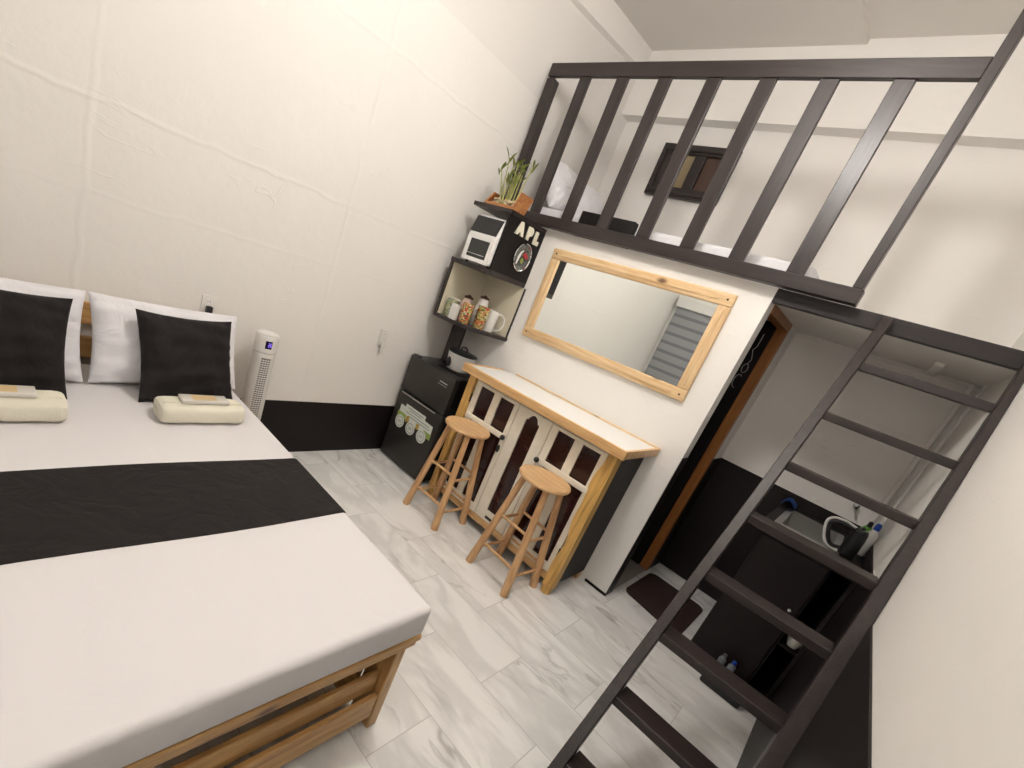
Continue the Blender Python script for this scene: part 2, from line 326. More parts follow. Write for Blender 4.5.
# ------------------------------------------------------------------ room shell
W = 2.86; YN = -4.0; YL = 1.13; YK = 1.01; XP = 1.94
def cz(y, dx=0): return 3.50 + 0.08 * y + dx   # roof height rises to the back
struct('floor', MB().box((-0.2, YN - 0.15, -0.12), (W + 0.15, YL + 0.15, 0)), M['floor'])
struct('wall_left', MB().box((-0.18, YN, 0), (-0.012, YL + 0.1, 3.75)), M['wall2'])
struct('trim_1', MB().box((-0.012, YN, 0), (0, -0.005, 2.742)), M['cladding'])
struct('baseboard_left', MB().box((0, YN, 0), (0.004, 0, 0.38)), M['dado'])
struct('wall_right', MB().box((W, YN, 0), (W + 0.15, YL + 0.1, 3.75)), M['wall'])
struct('baseboard_right', MB().box((W - 0.006, YN, 0), (W, YK, 0.942)), M['dado'])
struct('wall_back', MB().box((-0.15, YL, 1.965), (W + 0.1, YL + 0.12, 3.75)), M['wall'])
struct('wall_back_kitchen', MB().box((XP - 0.1, YK, 0), (W, YL + 0.12, 1.905)), M['wall'])
struct('baseboard_back', MB().box((XP, YK - 0.006, 0), (W - 0.006, YK, 0.945)), M['dado'])
struct('wall_back_upper', MB().box((-0.012, YK, 3.118), (W, YL, 3.74)), M['wall'])
struct('wall_near', MB().box((-0.15, YN - 0.15, 0), (W + 0.1, YN, 3.6)), M['wall'])
# partition under the loft: long face y=0, end face and side wall with a door
struct('wall_partition', MB().box((0, 0, 0), (XP, 0.055, 1.965)), M['wall'])
sw = MB(); sw.box((1.885, 0.055, 0), (XP, 0.105, 1.905)); sw.box((1.885, 0.755, 0), (XP, YK, 1.905))
struct('wall_side', sw, M['wall'])
struct('baseboard_side', MB().box((XP, 0.001, 0), (XP + 0.004, 0.105, 0.992)).box((XP, 0.73, 0), (XP + 0.004, YK - 0.006, 0.945)).box((1.79, -0.004, 0), (XP + 0.004, 0.0, 0.018)), M['dado'])
# bathroom behind the door: dark lined box
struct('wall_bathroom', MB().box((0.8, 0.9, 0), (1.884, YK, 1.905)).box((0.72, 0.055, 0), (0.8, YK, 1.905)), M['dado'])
# loft slab (its underside is the kitchen ceiling) and ceilings
struct('trim_2', MB().box((0.0, 0.055, 1.905), (W, YL, 1.965)), M['soffit'])
struct('trim_3', MB().box((XP, 0.0, 1.897), (W, 0.05, 1.966), 0.002), M['blackpanel_b'])
def slab(x0, x1, y0, y1, dz, th=0.12):
    t = bmesh.new()
    v = [t.verts.new(p) for p in [(x0, y0, cz(y0, dz)), (x1, y0, cz(y0, dz)), (x1, y1, cz(y1, dz)), (x0, y1, cz(y1, dz)), (x0, y0, cz(y0, dz) + th), (x1, y0, cz(y0, dz) + th), (x1, y1, cz(y1, dz) + th), (x0, y1, cz(y1, dz) + th)]]
    for f in ((0, 1, 2, 3), (4, 5, 6, 7), (0, 1, 5, 4), (1, 2, 6, 5), (2, 3, 7, 6), (3, 0, 4, 7)): t.faces.new([v[i] for i in f])
    bmesh.ops.recalc_face_normals(t, faces=t.faces[:]); mb = MB(); mb._add(t); return mb
struct('ceiling', slab(-0.15, 1.465, YN - 0.1, YL + 0.1, 0.0, 0.2), M['ceiling'])
struct('ceiling_right', slab(1.465, W + 0.1, YN - 0.1, YL + 0.1, 0.03, 0.17), M['ceiling'])
# plaster band along the left wall just under the ceiling
t = bmesh.new(); v = []
for y in (YN, YK):
    zb = 3.316 + 0.105 * y if y > -1 else 3.316 + 0.105 * y; zt = cz(y)
    for x, z in ((-0.012, zb), (0.03, zb + 0.012), (0.03, zt), (-0.012, zt)): v.append(t.verts.new((x, y, z)))
for f in ((0, 1, 2, 3), (4, 5, 6, 7), (0, 1, 5, 4), (1, 2, 6, 5), (2, 3, 7, 6), (3, 0, 4, 7)): t.faces.new([v[i] for i in f])
bmesh.ops.recalc_face_normals(t, faces=t.faces[:]); mb = MB(); mb._add(t); struct('trim_4', mb, M['wall'])
# corner conduits in the kitchen corner
struct('trim_5', MB().box((W - 0.055, YK - 0.03, 0.95), (W - 0.03, YK, 1.905), 0.004).box((W - 0.012, YK - 0.16, 0.95), (W, YK - 0.13, 1.905), 0.003), M['wall'])
struct('trim_6', MB().box((XP, YK - 0.02, 1.885), (W, YK, 1.905), 0.004).box((2.62, 0.5, 1.885), (2.66, YK, 1.905), 0.003), M['wall'])
# kitchen side opening: door frame, door leaf
dr = sroot('door_1', (XP, 0.4, 0))
MB().box((1.886, 0.70, 0), (XP + 0.006, 0.755, 1.905), 0.003).build('door_frame', M['door_wood'], dr)
MB().box((1.886, 0.105, 1.855), (XP + 0.008, 0.70, 1.904), 0.003).build('lintel', M['door_wood'], dr)
MB().box((1.16, 0.69, 0.014), (1.882, 0.725, 1.85), 0.003).build('door_leaf', M['blackpanel'], dr)
MB().box((1.80, 0.11, 0.0), (XP, 0.70, 0.012), 0.003).build('threshold', mat('grey stone', (0.35, 0.33, 0.31), 0.4), dr)
# window with zebra blind in the near wall (seen in the mirror)
wn = sroot('window_1', (0.9, YN, 1.2))
MB().box((0.03, YN, 0.7), (1.5, YN + 0.02, 2.2), 0.002).build('window_frame', M['white'], wn)
MB().box((0.04, YN + 0.02, 2.08), (1.49, YN + 0.11, 2.2), 0.01).build('blind_case', M['white'], wn)
d_, l_ = MB(), MB()
for i in range(11):
    z = 2.08 - i * 0.125; l_.box((0.06, YN + 0.05, z - 0.085), (1.47, YN + 0.056, z)); d_.box((0.06, YN + 0.05, z - 0.125), (1.47, YN + 0.055, z - 0.085))
l_.build('blind_light_bands', M['blind_light'], wn); d_.build('blind_dark_bands', M['blind_dark'], wn)
# small dark-framed vent window high on the loft's back wall
vw = sroot('window_2', (0.73, YL, 2.78))
f = MB()
x0, x1, z0, z1, yf = 0.432, 1.02, 2.59, 2.973, YL
for a, b in (((x0, z1 - 0.07), (x1, z1)), ((x0, z0), (x1, z0 + 0.075)), ((x0, z0 + 0.075), (x0 + 0.13, z1 - 0.07)), ((x1 - 0.11, z0 + 0.075), (x1, z1 - 0.07)), ((0.715, z0 + 0.075), (0.80, z1 - 0.07))):
    f.box((a[0], yf - 0.045, a[1]), (b[0], yf, b[1]), 0.004)
f.build('window_frame', M['dark_x'], vw)
g = MB()
for a, b in (((x0 + 0.02, z1 - 0.05), (x1 - 0.02, z1 - 0.025)), ((x0 + 0.02, z0 + 0.02), (x1 - 0.02, z0 + 0.045)), ((x0 + 0.02, z0 + 0.045), (x0 + 0.045, z1 - 0.05)), ((x1 - 0.045, z0 + 0.045), (x1 - 0.02, z1 - 0.05))):
    g.box((a[0], yf - 0.058, a[1]), (b[0], yf - 0.045, b[1]), 0.004)
g.build('window_moulding', M['dark_x'], vw)
MB().box((0.56, yf - 0.02, z0 + 0.075), (0.715, yf - 0.01, z1 - 0.07)).build('pane', M['pic'], vw, label='tan left pane')
MB().box((0.80, yf - 0.02, z0 + 0.075), (0.91, yf - 0.01, z1 - 0.07)).build('pane', M['pic2'], vw, label='brown right pane')

# ceiling lamp in the middle of the room
lp = thing('ceiling_lamp', 'round white globe lamp hanging from the ceiling over the bed foot', 'lamp', (LAMP.x, LAMP.y, cz(LAMP.y)))
zc = cz(LAMP.y)
MB().cyl((LAMP.x, LAMP.y, zc - 0.03), (LAMP.x, LAMP.y, zc + 0.06), 0.07).cyl((LAMP.x, LAMP.y, LAMP.z + 0.13), (LAMP.x, LAMP.y, zc), 0.012).build('mount', M['white'], lp, True)
fl = thing('fill_lamp', 'white globe added as fill light, opposite the loft behind the viewer', 'lamp', (FILL_LAMP.x, YN, FILL_LAMP.z))  # globe and mount made up to hold the fill light, out of view
MB().cyl((FILL_LAMP.x, YN, FILL_LAMP.z), (FILL_LAMP.x, YN + 0.025, FILL_LAMP.z), 0.06).cyl((FILL_LAMP.x, YN + 0.02, FILL_LAMP.z), (FILL_LAMP.x, FILL_LAMP.y - 0.12, FILL_LAMP.z), 0.015).build('mount', M['white'], fl, True)
MB().ball(FILL_LAMP, 0.13, n=24).build('globe', M['fill_bulb'], fl, True)
globe = MB().ball(LAMP, 0.10, n=24).build('globe', M['bulb'], lp, True); globe.visible_shadow = True

# ------------------------------------------------------------------ bed
YB0, YB1 = -3.30, -1.79
bed = thing('slatted_bed', 'pine slatted double bed frame under the white mattress', 'bed', (1.0, -2.5, 0))
fr = MB(); fr.box((0.09, YB0, 0.412), (1.932, YB1 + 0.016, 0.434), 0.004); fr.build('platform', M['oak_y'], bed)
MB().box((1.898, YB0, 0.388), (1.926, YB1 + 0.008, 0.412), 0.004).build('foot_rail', M['oak_y'], bed)
MB().box((1.850, YB0 + 0.03, 0.150), (1.868, YB1 - 0.036, 0.232), 0.004).build('foot_board', M['oak_y'], bed)
MB().box((1.880, YB0 + 0.03, 0.056), (1.898, YB1 - 0.036, 0.156), 0.004).build('foot_board', M['oak_y'], bed)
for y in (YB1 - 0.034, YB0 + 0.004):
    MB().box((1.800, y, 0), (1.902, y + 0.040, 0.412), 0.003).build('leg', M['oak_z'], bed)
for y in (YB1 - 0.022, YB0 + 0.004):
    MB().box((0.10, y, 0), (0.19, y + 0.022, 0.392), 0.003).build('leg', M['oak_z'], bed)
for z in (0.02, 0.15, 0.28):
    MB().box((0.12, YB1 - 0.060, z), (1.80, YB1 - 0.036, z + 0.128), 0.003).build('side_board', M['oak_x'], bed)
for z in (0.02, 0.15, 0.28):
    MB().box((0.12, YB0 + 0.03, z), (1.80, YB0 + 0.05, z + 0.128), 0.003).build('side_board', M['oak_x'], bed)
for z in (0.40, 0.56, 0.72):
    MB().box((0.012, YB0, z), (0.034, YB1, z + 0.10), 0.004).build('headboard_slat', M['oak_y'], bed)
for y in (YB0, -2.46, YB1 - 0.06):
    MB().box((0.034, y, 0), (0.062, y + 0.06, 0.83), 0.004).build('headboard_post', M['oak_z'], bed)
mt_ = MB()
t = bmesh.new(); bmesh.ops.create_cube(t, size=1)
a, b_ = Vector((0.075, YB0 - 0.005, 0.435)), Vector((1.935, YB1 + 0.018, 0.55)); c = (a + b_) / 2; d = b_ - a
t.transform(Matrix.Translation(c) @ Matrix.Diagonal((*d, 1)))
bmesh.ops.bevel(t, geom=t.edges[:], offset=0.022, segments=4, affect='EDGES', profile=0.5)
mt_._add(t)
mo = mt_.build('mattress', M['sheet'], None, True); tag(mo, 'thick mattress in a white fitted sheet on the pine bed', 'mattress')
# runner lies on the sheet: thin slab with gentle bow, hanging a little over the near sides
t = bmesh.new(); prof = [(YB0 - 0.012, 0.42), (YB0 - 0.012, 0.53), (YB0, 0.548), (YB0 + 0.03, 0.5535)] + [(YB0 + 0.03 + (YB1 - YB0 - 0.07) * i / 12, 0.5535) for i in range(1, 13)] + [(YB1 - 0.012, 0.5535), (YB1 + 0.004, 0.5525), (YB1 + 0.014, 0.548)]
nx = 10; X0, X1 = 1.0, 1.415; grid = []
for i in range(nx + 1):
    x = X0 + (X1 - X0) * i / nx; grid.append([t.verts.new((x + 0.006 * math.sin(6 * y + (0 if i < 5 else 2)) * (1 if i in (0, nx) else 0), y, z)) for y, z in prof])
for A, B in zip(grid, grid[1:]):
    for j in range(len(A) - 1): t.faces.new((A[j], A[j + 1], B[j + 1], B[j]))
bmesh.ops.recalc_face_normals(t, faces=t.faces[:]); bmesh.ops.solidify(t, geom=t.faces[:], thickness=0.003)
mb = MB(); mb._add(t); tag(mb.build('bed_runner', M['blackcloth'], None, True), 'black cloth runner laid across the white mattress', 'bed runner')

def cushion(name, wid, hei, thk, matl, loc, tilt, yaw=0, roll=0, seed=0, corner=0.06, wr=0.004, n=36):
    """stuffed cushion; local x = width, y = height, z = thickness; leaned back by tilt about its lower edge"""
    rnd = random.Random(seed); t = bmesh.new(); ph = [rnd.uniform(0, 6.28) for _ in range(8)]
    def pt(u, v, sgn):
        e = (1 - abs(u) ** 2.6) * (1 - abs(v) ** 2.6); th = thk / 2 * max(e, 0) ** 0.48
        cx = 1 - corner * (1 - v * v) * (abs(u) ** 3); cy = 1 - corner * (1 - u * u) * (abs(v) ** 3)
        x = u * wid / 2 * cx; y = v * hei / 2 * cy
        e2 = max(e, 0) ** 0.3
        wz = wr * e2 * (math.sin(9 * u + 4 * v + ph[0]) + 0.8 * math.sin(-7 * v + 11 * u * v + ph[1]) + 0.6 * math.sin(17 * u - 13 * v + ph[2]) + 1.2 * math.sin(5 * u * v + 14 * v + ph[3]))
        # puckers radiating from the seams
        pk = wr * 1.4 * ((abs(u) ** 4) * math.sin(26 * v + ph[4]) + (abs(v) ** 4) * math.sin(24 * u + ph[5])) * e2
        return (x, y, sgn * th + (wz + pk) * (1 if sgn > 0 else 0.5))
    top, bot = {}, {}
    for i in range(n + 1):
        for j in range(n + 1):
            u = math.sin(math.pi / 2 * (2 * i / n - 1)); v = math.sin(math.pi / 2 * (2 * j / n - 1))
            top[i, j] = t.verts.new(pt(u, v, 1))
            bot[i, j] = top[i, j] if i in (0, n) or j in (0, n) else t.verts.new(pt(u, v, -1))
    for i in range(n):
        for j in range(n):
            t.faces.new((top[i, j], top[i + 1, j], top[i + 1, j + 1], top[i, j + 1]))
            q = [bot[i, j], bot[i, j + 1], bot[i + 1, j + 1], bot[i + 1, j]]
            t.faces.new(q) if len(set(q)) == 4 else None
    bmesh.ops.recalc_face_normals(t, faces=t.faces[:])
    # local: stand up: x -> world y, y(height) -> world z, z -> world +x
    B = Matrix(((0, 0, 1, 0), (1, 0, 0, 0), (0, 1, 0, hei / 2), (0, 0, 0, 1)))
    mtx = Matrix.Rotation(yaw, 4, 'Z') @ Matrix.Rotation(-tilt, 4, 'Y') @ Matrix.Rotation(roll, 4, 'X') @ B
    t.transform(mtx); mb = MB(); mb._add(t); o = mb.build(name, matl, None, True); o.location = loc; return o
R = math.radians
tag(cushion('pillow', 0.615, 0.375, 0.17, M['pillow'], (0.315, -2.083, 0.56), R(22), R(2), 0, 1, 0.05, 0.0045), 'plump white pillow behind the right black cushion, against the pine headboard', 'pillow')
tag(cushion('pillow', 0.64, 0.375, 0.17, M['pillow'], (0.315, -2.725, 0.56), R(22), R(-2), 0, 5, 0.05, 0.0045), 'plump white pillow behind the left black cushion, cut by the picture edge', 'pillow')
tag(cushion('cushion', 0.40, 0.39, 0.12, M['blackcloth'], (0.475, -2.045, 0.553), R(24), R(3), R(1), 2, 0.08, 0.004), 'square black cushion standing behind the right folded towel', 'cushion')
tag(cushion('cushion', 0.40, 0.385, 0.12, M['blackcloth'], (0.475, -2.675, 0.553), R(22), R(-2), R(-1), 9, 0.08, 0.004), 'square black cushion standing behind the left folded towel, at the left picture edge', 'cushion')

def towel(y0, y1, x, label, slabel):
    # a bath towel folded in layers and rolled over: rounded stack with spiral layer ends
    t = bmesh.new(); L = y1 - y0; n = 40; prof = []
    for i in range(n):
        a = 2 * math.pi * i / n; ex = 0.072 * math.copysign(abs(math.cos(a)) ** 0.55, math.cos(a)); ez = 0.040 * math.copysign(abs(math.sin(a)) ** 0.6, math.sin(a))
        prof.append((ex, ez))
    ys = [0, 0.006, 0.016, 0.035] + [0.035 + (L - 0.07) * k / 10 for k in range(1, 11)] + [L - 0.016, L - 0.006, L]
    sc = [0.80, 0.91, 0.97, 1.0] + [1.0 + 0.015 * math.sin(k * 1.3) for k in range(1, 11)] + [0.97, 0.91, 0.80]
    rings = [[t.verts.new((x + px * s, y0 + yy, 0.592 + pz * s)) for px, pz in prof] for yy, s in zip(ys, sc)]
    for A, B in zip(rings, rings[1:]):
        for i in range(n): t.faces.new((A[i], A[(i + 1) % n], B[(i + 1) % n], B[i]))
    t.faces.new(rings[0]); t.faces.new(rings[-1][::-1]); bmesh.ops.recalc_face_normals(t, faces=t.faces[:])
    mb = MB(); mb._add(t)
    root = thing('folded_towel', label, 'towel', (x, (y0 + y1) / 2, 0.552))
    mb.build('towel_roll', M['towel'], root, True)
    e = MB()
    for yy, s in ((y0 + 0.001, 1), (y1 - 0.001, -1)):
        for rr in (0.75, 0.5, 0.25):
            e.tube([(x + px * rr * 0.8, yy, 0.592 + pz * rr * 0.8) for px, pz in prof[::2]], 0.0045, 6, True)
    e.tube([(x + 0.02, y0 + 0.012, 0.6325), (x + 0.02, y1 - 0.012, 0.6325)], 0.004, 6)
    e.build('folded_edge', M['towel'], root, True)
    s = thing('soap_packet', slabel, 'soap packet', (x + 0.01, (y0 + y1) / 2, 0.634))
    yc = (y0 + y1) / 2 + 0.005
    MB().box((x - 0.035, yc - 0.093, 0.6335), (x + 0.035, yc + 0.093, 0.650), 0.004).build('packet', M['soap'], s, True)
    MB().box((x - 0.026, yc - 0.05, 0.6502), (x + 0.026, yc + 0.045, 0.6508)).build('gold_label', M['soaplabel'], s, label='gold printed label')
towel(-2.215, -1.885, 0.635, 'cream towel folded in a thick roll before the right black cushion', 'small wrapped soap packet with gold label on the right towel')
towel(-2.86, -2.505, 0.635, 'cream towel folded in a thick roll before the left black cushion', 'small wrapped soap packet with gold label on the left towel')

# ------------------------------------------------------------------ tower fan
fx, fy = 0.165, -1.6
fan = thing('tower_fan', 'slim white tower fan between bed and wall, small violet display', 'fan', (fx, fy, 0))
MB().lathe([(0, 0), (0.13, 0), (0.13, 0.012), (0.05, 0.03), (0, 0.03)], (fx, fy, 0)).build('base', M['offwhite'], fan, True)
MB().lathe([(0, 0.03), (0.058, 0.03), (0.062, 0.05), (0.062, 0.745), (0, 0.745)], (fx, fy, 0)).build('body', M['offwhite'], fan, True)
MB().lathe([(0, 0.749), (0.0625, 0.749), (0.0625, 0.835), (0.058, 0.842), (0, 0.843)], (fx, fy, 0)).build('head', M['offwhite'], fan, True)
MB().lathe([(0, 0.843), (0.05, 0.8435), (0.053, 0.847), (0.0, 0.8485)], (fx, fy, 0)).build('top_panel', M['white'], fan, True)
def arc_patch(mb, r, a0, a1, z0, z1, n=8, th=0.002):
    t = bmesh.new(); q = []
    for rr in (r, r + th):
        for z in (z0, z1): q.append([t.verts.new((fx + rr * math.cos(a0 + (a1 - a0) * i / n), fy + rr * math.sin(a0 + (a1 - a0) * i / n), z)) for i in range(n + 1)])
    for A, B in ((q[0], q[1]), (q[2], q[3]), (q[0], q[2]), (q[1], q[3])):
        for i in range(n): t.faces.new((A[i], A[i + 1], B[i + 1], B[i]))
    for i in (0, n): t.faces.new((q[0][i], q[1][i], q[3][i], q[2][i]))
    bmesh.ops.recalc_face_normals(t, faces=t.faces[:]); mb._add(t)
A0 = math.radians(-10)
gb = MB(); arc_patch(gb, 0.0615, A0 - 0.42, A0 + 0.42, 0.12, 0.72); gb.build('grille_back', M['slot'], fan)
gr = MB()
for k in range(46):
    z = 0.13 + k * 0.0128; arc_patch(gr, 0.063, A0 - 0.40, A0 + 0.40, z, z + 0.0055, 5, 0.002)
for k in range(5): a = A0 - 0.4 + 0.2 * k; arc_patch(gr, 0.0635, a - 0.015, a + 0.015, 0.12, 0.72, 1)
gr.build('grille', M['offwhite'], fan)
sc_ = MB(); arc_patch(sc_, 0.062, A0 - 0.33, A0 + 0.22, 0.775, 0.818); so = sc_.build('display', M['screen'], fan)
dg = MB()
for a, sg in ((A0 - 0.10, 'abged'), (A0 + 0.06, 'afgcde')):
    seg = {'a': (0, 0.018, 1, .0205), 'g': (0, .009, 1, .0115), 'd': (0, 0, 1, .0025), 'b': (.8, .009, 1, .0205), 'c': (.8, 0, 1, .0115), 'e': (0, 0, .2, .0115), 'f': (0, .009, .2, .0205)}
    for s_ in sg:
        u0, z0_, u1, z1_ = seg[s_]; arc_patch(dg, 0.0642, a + u0 * 0.11, a + u1 * 0.11, 0.787 + z0_, 0.787 + z1_, 1, 0.0006)
dg.build('digits', M['digits'], so)

# ------------------------------------------------------------------ wall outlets on the left wall
def outlet(y, z, label, tilt=0):
    o = thing('wall_outlet', label, 'outlet', (0, y, z))
    MB().box((0.0, y - 0.035, z - 0.058), (0.008, y + 0.035, z + 0.058), 0.003).build('plate', M['offwhite'], o, True)
    for zz in (0.028, -0.004):
        s = MB().box((0.008, y - 0.014, z + zz - 0.011), (0.0095, y + 0.014, z + zz + 0.011), 0.0005).build('socket', M['white'], o)
        for yy in (-0.006, 0.006): MB().box((0.0095, y + yy - 0.001, z + zz - 0.005), (0.0099, y + yy + 0.001, z + zz + 0.005)).build('slot', M['slot'], s)
    return o
oA = outlet(-1.868, 0.893, 'white wall outlet with a black plug, above the bed by the fan')
MB().box((0.0095, -1.882, 0.862), (0.035, -1.85, 0.90), 0.006).tube([(0.03, -1.866, 0.868), (0.034, -1.862, 0.84), (0.02, -1.855, 0.80), (0.012, -1.85, 0.74), (0.01, -1.83, 0.55)], 0.0035, 8).build('plug', M['black'], oA, True, label='black plug and cord')
oB = outlet(-0.705, 0.90, 'white wall outlet with a white adapter, left of the fridge')
MB().box((0.0095, -0.725, 0.845), (0.045, -0.695, 0.872), 0.005).box((0.02, -0.72, 0.80), (0.04, -0.702, 0.846), 0.004).build('adapter', M['offwhite'], oB, True)

# ------------------------------------------------------------------ fridge
fx0, fx1, fy0 = 0.045, 0.545, -0.435
fg = thing('fridge', 'small dark grey two door fridge in the corner with a sticker strip', 'fridge', (0.3, -0.2, 0))
MB().box((fx0, fy0 + 0.045, 0.02), (fx1, -0.01, 0.832), 0.006).build('body', M['fridge_side'], fg, True)
MB().box((fx0, fy0, 0.562), (fx1, fy0 + 0.042, 0.832), 0.008).build('freezer_door', M['fridge'], fg, True)
MB().box((fx0, fy0, 0.012), (fx1, fy0 + 0.042, 0.551), 0.008).build('fridge_door', M['fridge'], fg, True)
MB().box((fx0 + 0.035, fy0 - 0.006, 0.538), (fx1 - 0.075, fy0, 0.547), 0.002).build('silver_handle', M['silver'], fg, label='thin silver handle strip')
MB().box((fx0 + 0.36, fy0 - 0.001, 0.765), (fx0 + 0.44, fy0, 0.773)).box((fx0 + 0.35, fy0 - 0.001, 0.748), (fx0 + 0.44, fy0, 0.751)).build('badge', M['silver'], fg)
MB().box((fx0 + 0.01, fy0 + 0.01, 0.832), (fx0 + 0.07, fy0 + 0.05, 0.842), 0.003).build('hinge_cover', M['fridge_side'], fg)
for x in (fx0 + 0.04, fx1 - 0.04):
    for y in (fy0 + 0.08, -0.05): MB().cyl((x, y, 0), (x, y, 0.022), 0.018).build('foot', M['black'], fg)
st = thing('fridge_sticker', 'white and green promotional sticker strip with three round badges on the fridge door', 'sticker', (0.3, fy0, 0.4))
def wavy(mb, pts, y, th): # outline in x,z
    t = bmesh.new(); v = [t.verts.new((x, y, z)) for x, z in pts]; f_ = t.faces.new(v); e = bmesh.ops.extrude_face_region(t, geom=[f_])
    bmesh.ops.translate(t, vec=(0, -th, 0), verts=[k for k in e['geom'] if isinstance(k, bmesh.types.BMVert)]); bmesh.ops.recalc_face_normals(t, faces=t.faces[:]); mb._add(t); return mb
M['st_white'] = mat('sticker white', (0.72, 0.76, 0.70), 0.4); M['st_green'] = mat('sticker green', (0.30, 0.42, 0.10), 0.4); M['st_grey'] = mat('sticker print grey', (0.33, 0.36, 0.36), 0.5); M['st_gold'] = mat('sticker gold', (0.5, 0.35, 0.08), 0.4)
wavy(MB(), [(0.115, 0.455), (0.17, 0.455), (0.17, 0.48), (0.40, 0.48), (0.40, 0.45), (0.495, 0.445), (0.50, 0.37), (0.30, 0.355), (0.115, 0.37)], fy0, 0.0012).build('banner', M['st_white'], st)
for pp_ in ([(0.105, 0.40), (0.20, 0.40), (0.20, 0.35), (0.105, 0.355)], [(0.42, 0.385), (0.505, 0.385), (0.505, 0.34), (0.42, 0.34)]): wavy(MB(), pp_, fy0 - 0.0012, 0.0006).build('green_leaf', M['st_green'], st)
for pp_ in ([(0.205, 0.395), (0.24, 0.41), (0.25, 0.36), (0.21, 0.35)], [(0.33, 0.395), (0.365, 0.40), (0.365, 0.355), (0.335, 0.35)]): wavy(MB(), pp_, fy0 - 0.0012, 0.0008).build('gold_leaf', M['st_gold'], st)
g_ = MB()
for i, (xa, xb, z) in enumerate(((0.20, 0.38, 0.462), (0.22, 0.36, 0.447), (0.19, 0.46, 0.425), (0.24, 0.47, 0.405))): g_.box((xa, fy0 - 0.0016, z - 0.004), (xb, fy0 - 0.0012, z + 0.003))
g_.build('print_lines', M['st_grey'], st)
for i, cx in enumerate((0.155, 0.285, 0.415)):
    o = wavy(MB(), [(cx + 0.05 * math.cos(a * math.pi / 14), 0.328 + 0.05 * math.sin(a * math.pi / 14)) for a in range(28)], fy0 - 0.0018, 0.001).build('round_badge', M['st_white'], st)
    q = MB()
    for k in range(16):
        a = k * math.pi / 8; q.box((cx + 0.036 * math.cos(a) - 0.005, fy0 - 0.0034, 0.328 + 0.036 * math.sin(a) - 0.004), (cx + 0.036 * math.cos(a) + 0.005, fy0 - 0.0028, 0.328 + 0.036 * math.sin(a) + 0.004))
    for zz in (0.335, 0.322): q.box((cx - 0.02, fy0 - 0.0034, zz - 0.003), (cx + 0.02, fy0 - 0.0028, zz + 0.003))
    q.build('badge_print', M['st_grey'], o)
# base tray and cooker on the fridge
tr = MB(); tr.box((0.24, -0.33, 0.834), (0.46, -0.12, 0.842), 0.004); tag(tr.build('cooker_stand', M['blackpanel']), 'flat black board under the rice cooker on the fridge', 'stand')
ck = thing('rice_cooker', 'small white rice cooker with black lid on top of the fridge', 'rice cooker', (0.335, -0.22, 0.842))
cc = (0.335, -0.22, 0.843)
MB().lathe([(0, 0), (0.080, 0), (0.090, 0.01), (0.106, 0.118), (0.108, 0.122), (0, 0.122)], cc).build('body', M['white'], ck, True)
MB().lathe([(0, 0.123), (0.110, 0.123), (0.113, 0.129), (0.108, 0.134), (0.08, 0.142), (0.03, 0.147), (0, 0.148)], cc).build('lid', M['black'], ck, True)
MB().tube([(cc[0] - 0.03, cc[1], cc[2] + 0.144), (cc[0] - 0.028, cc[1], cc[2] + 0.168), (cc[0], cc[1], cc[2] + 0.178), (cc[0] + 0.028, cc[1], cc[2] + 0.168), (cc[0] + 0.03, cc[1], cc[2] + 0.144)], 0.0055).build('lid_handle', M['black'], ck, True)
MB().box((cc[0] + 0.088, cc[1] - 0.03, cc[2] + 0.07), (cc[0] + 0.135, cc[1] + 0.03, cc[2] + 0.09), 0.006).build('side_handle', M['black'], ck, True)
MB().ball((cc[0] - 0.022, cc[1] - 0.092, cc[2] + 0.052), 0.034, (0.75, 0.42, 1.15)).build('control_panel', M['black'], ck, True)

# ------------------------------------------------------------------ bar cabinet
YF = -0.41; CB = thing('bar_cabinet', 'cream glazed bar cabinet with white top, pine edging and black side', 'cabinet', (1.2, -0.2, 0))
MB().prism([(0.62, -0.465), (1.795, -0.465), (1.795, -0.004), (0.68, -0.004), (0.62, -0.06)], 0.938, 0.975, 0.002).build('top', M['white_top'], CB)
e = MB(); e.box((0.603, -0.488, 0.928), (1.815, -0.466, 0.981), 0.004); e.box((0.603, -0.466, 0.928), (0.62, -0.06, 0.981), 0.004); e.box((1.795, -0.466, 0.934), (1.815, -0.004, 0.981), 0.004); e.build('top_edging', M['pine_x'], CB)
MB().box((0.69, -0.014, 0.975), (1.82, -0.002, 0.984), 0.003).build('back_strip', M['pale_x'], CB)
MB().box((1.735, YF + 0.03, 0.055), (1.757, -0.004, 0.928)).build('side_panel', M['blackpanel'], CB, label='black side panel')
MB().box((0.66, YF + 0.03, 0.055), (0.68, -0.004, 0.928)).build('side_panel', M['blackpanel'], CB, label='black side panel')
MB().box((0.68, -0.02, 0.10), (1.735, -0.005, 0.93)).build('back_panel', M['blackpanel'], CB)
MB().box((0.68, -0.40, 0.085), (1.735, -0.02, 0.10)).build('bottom_board', M['blackpanel'], CB)
MB().box((0.69, YF - 0.005, 0.062), (1.72, YF + 0.02, 0.108), 0.003).build('bottom_rail', M['pine_x'], CB)
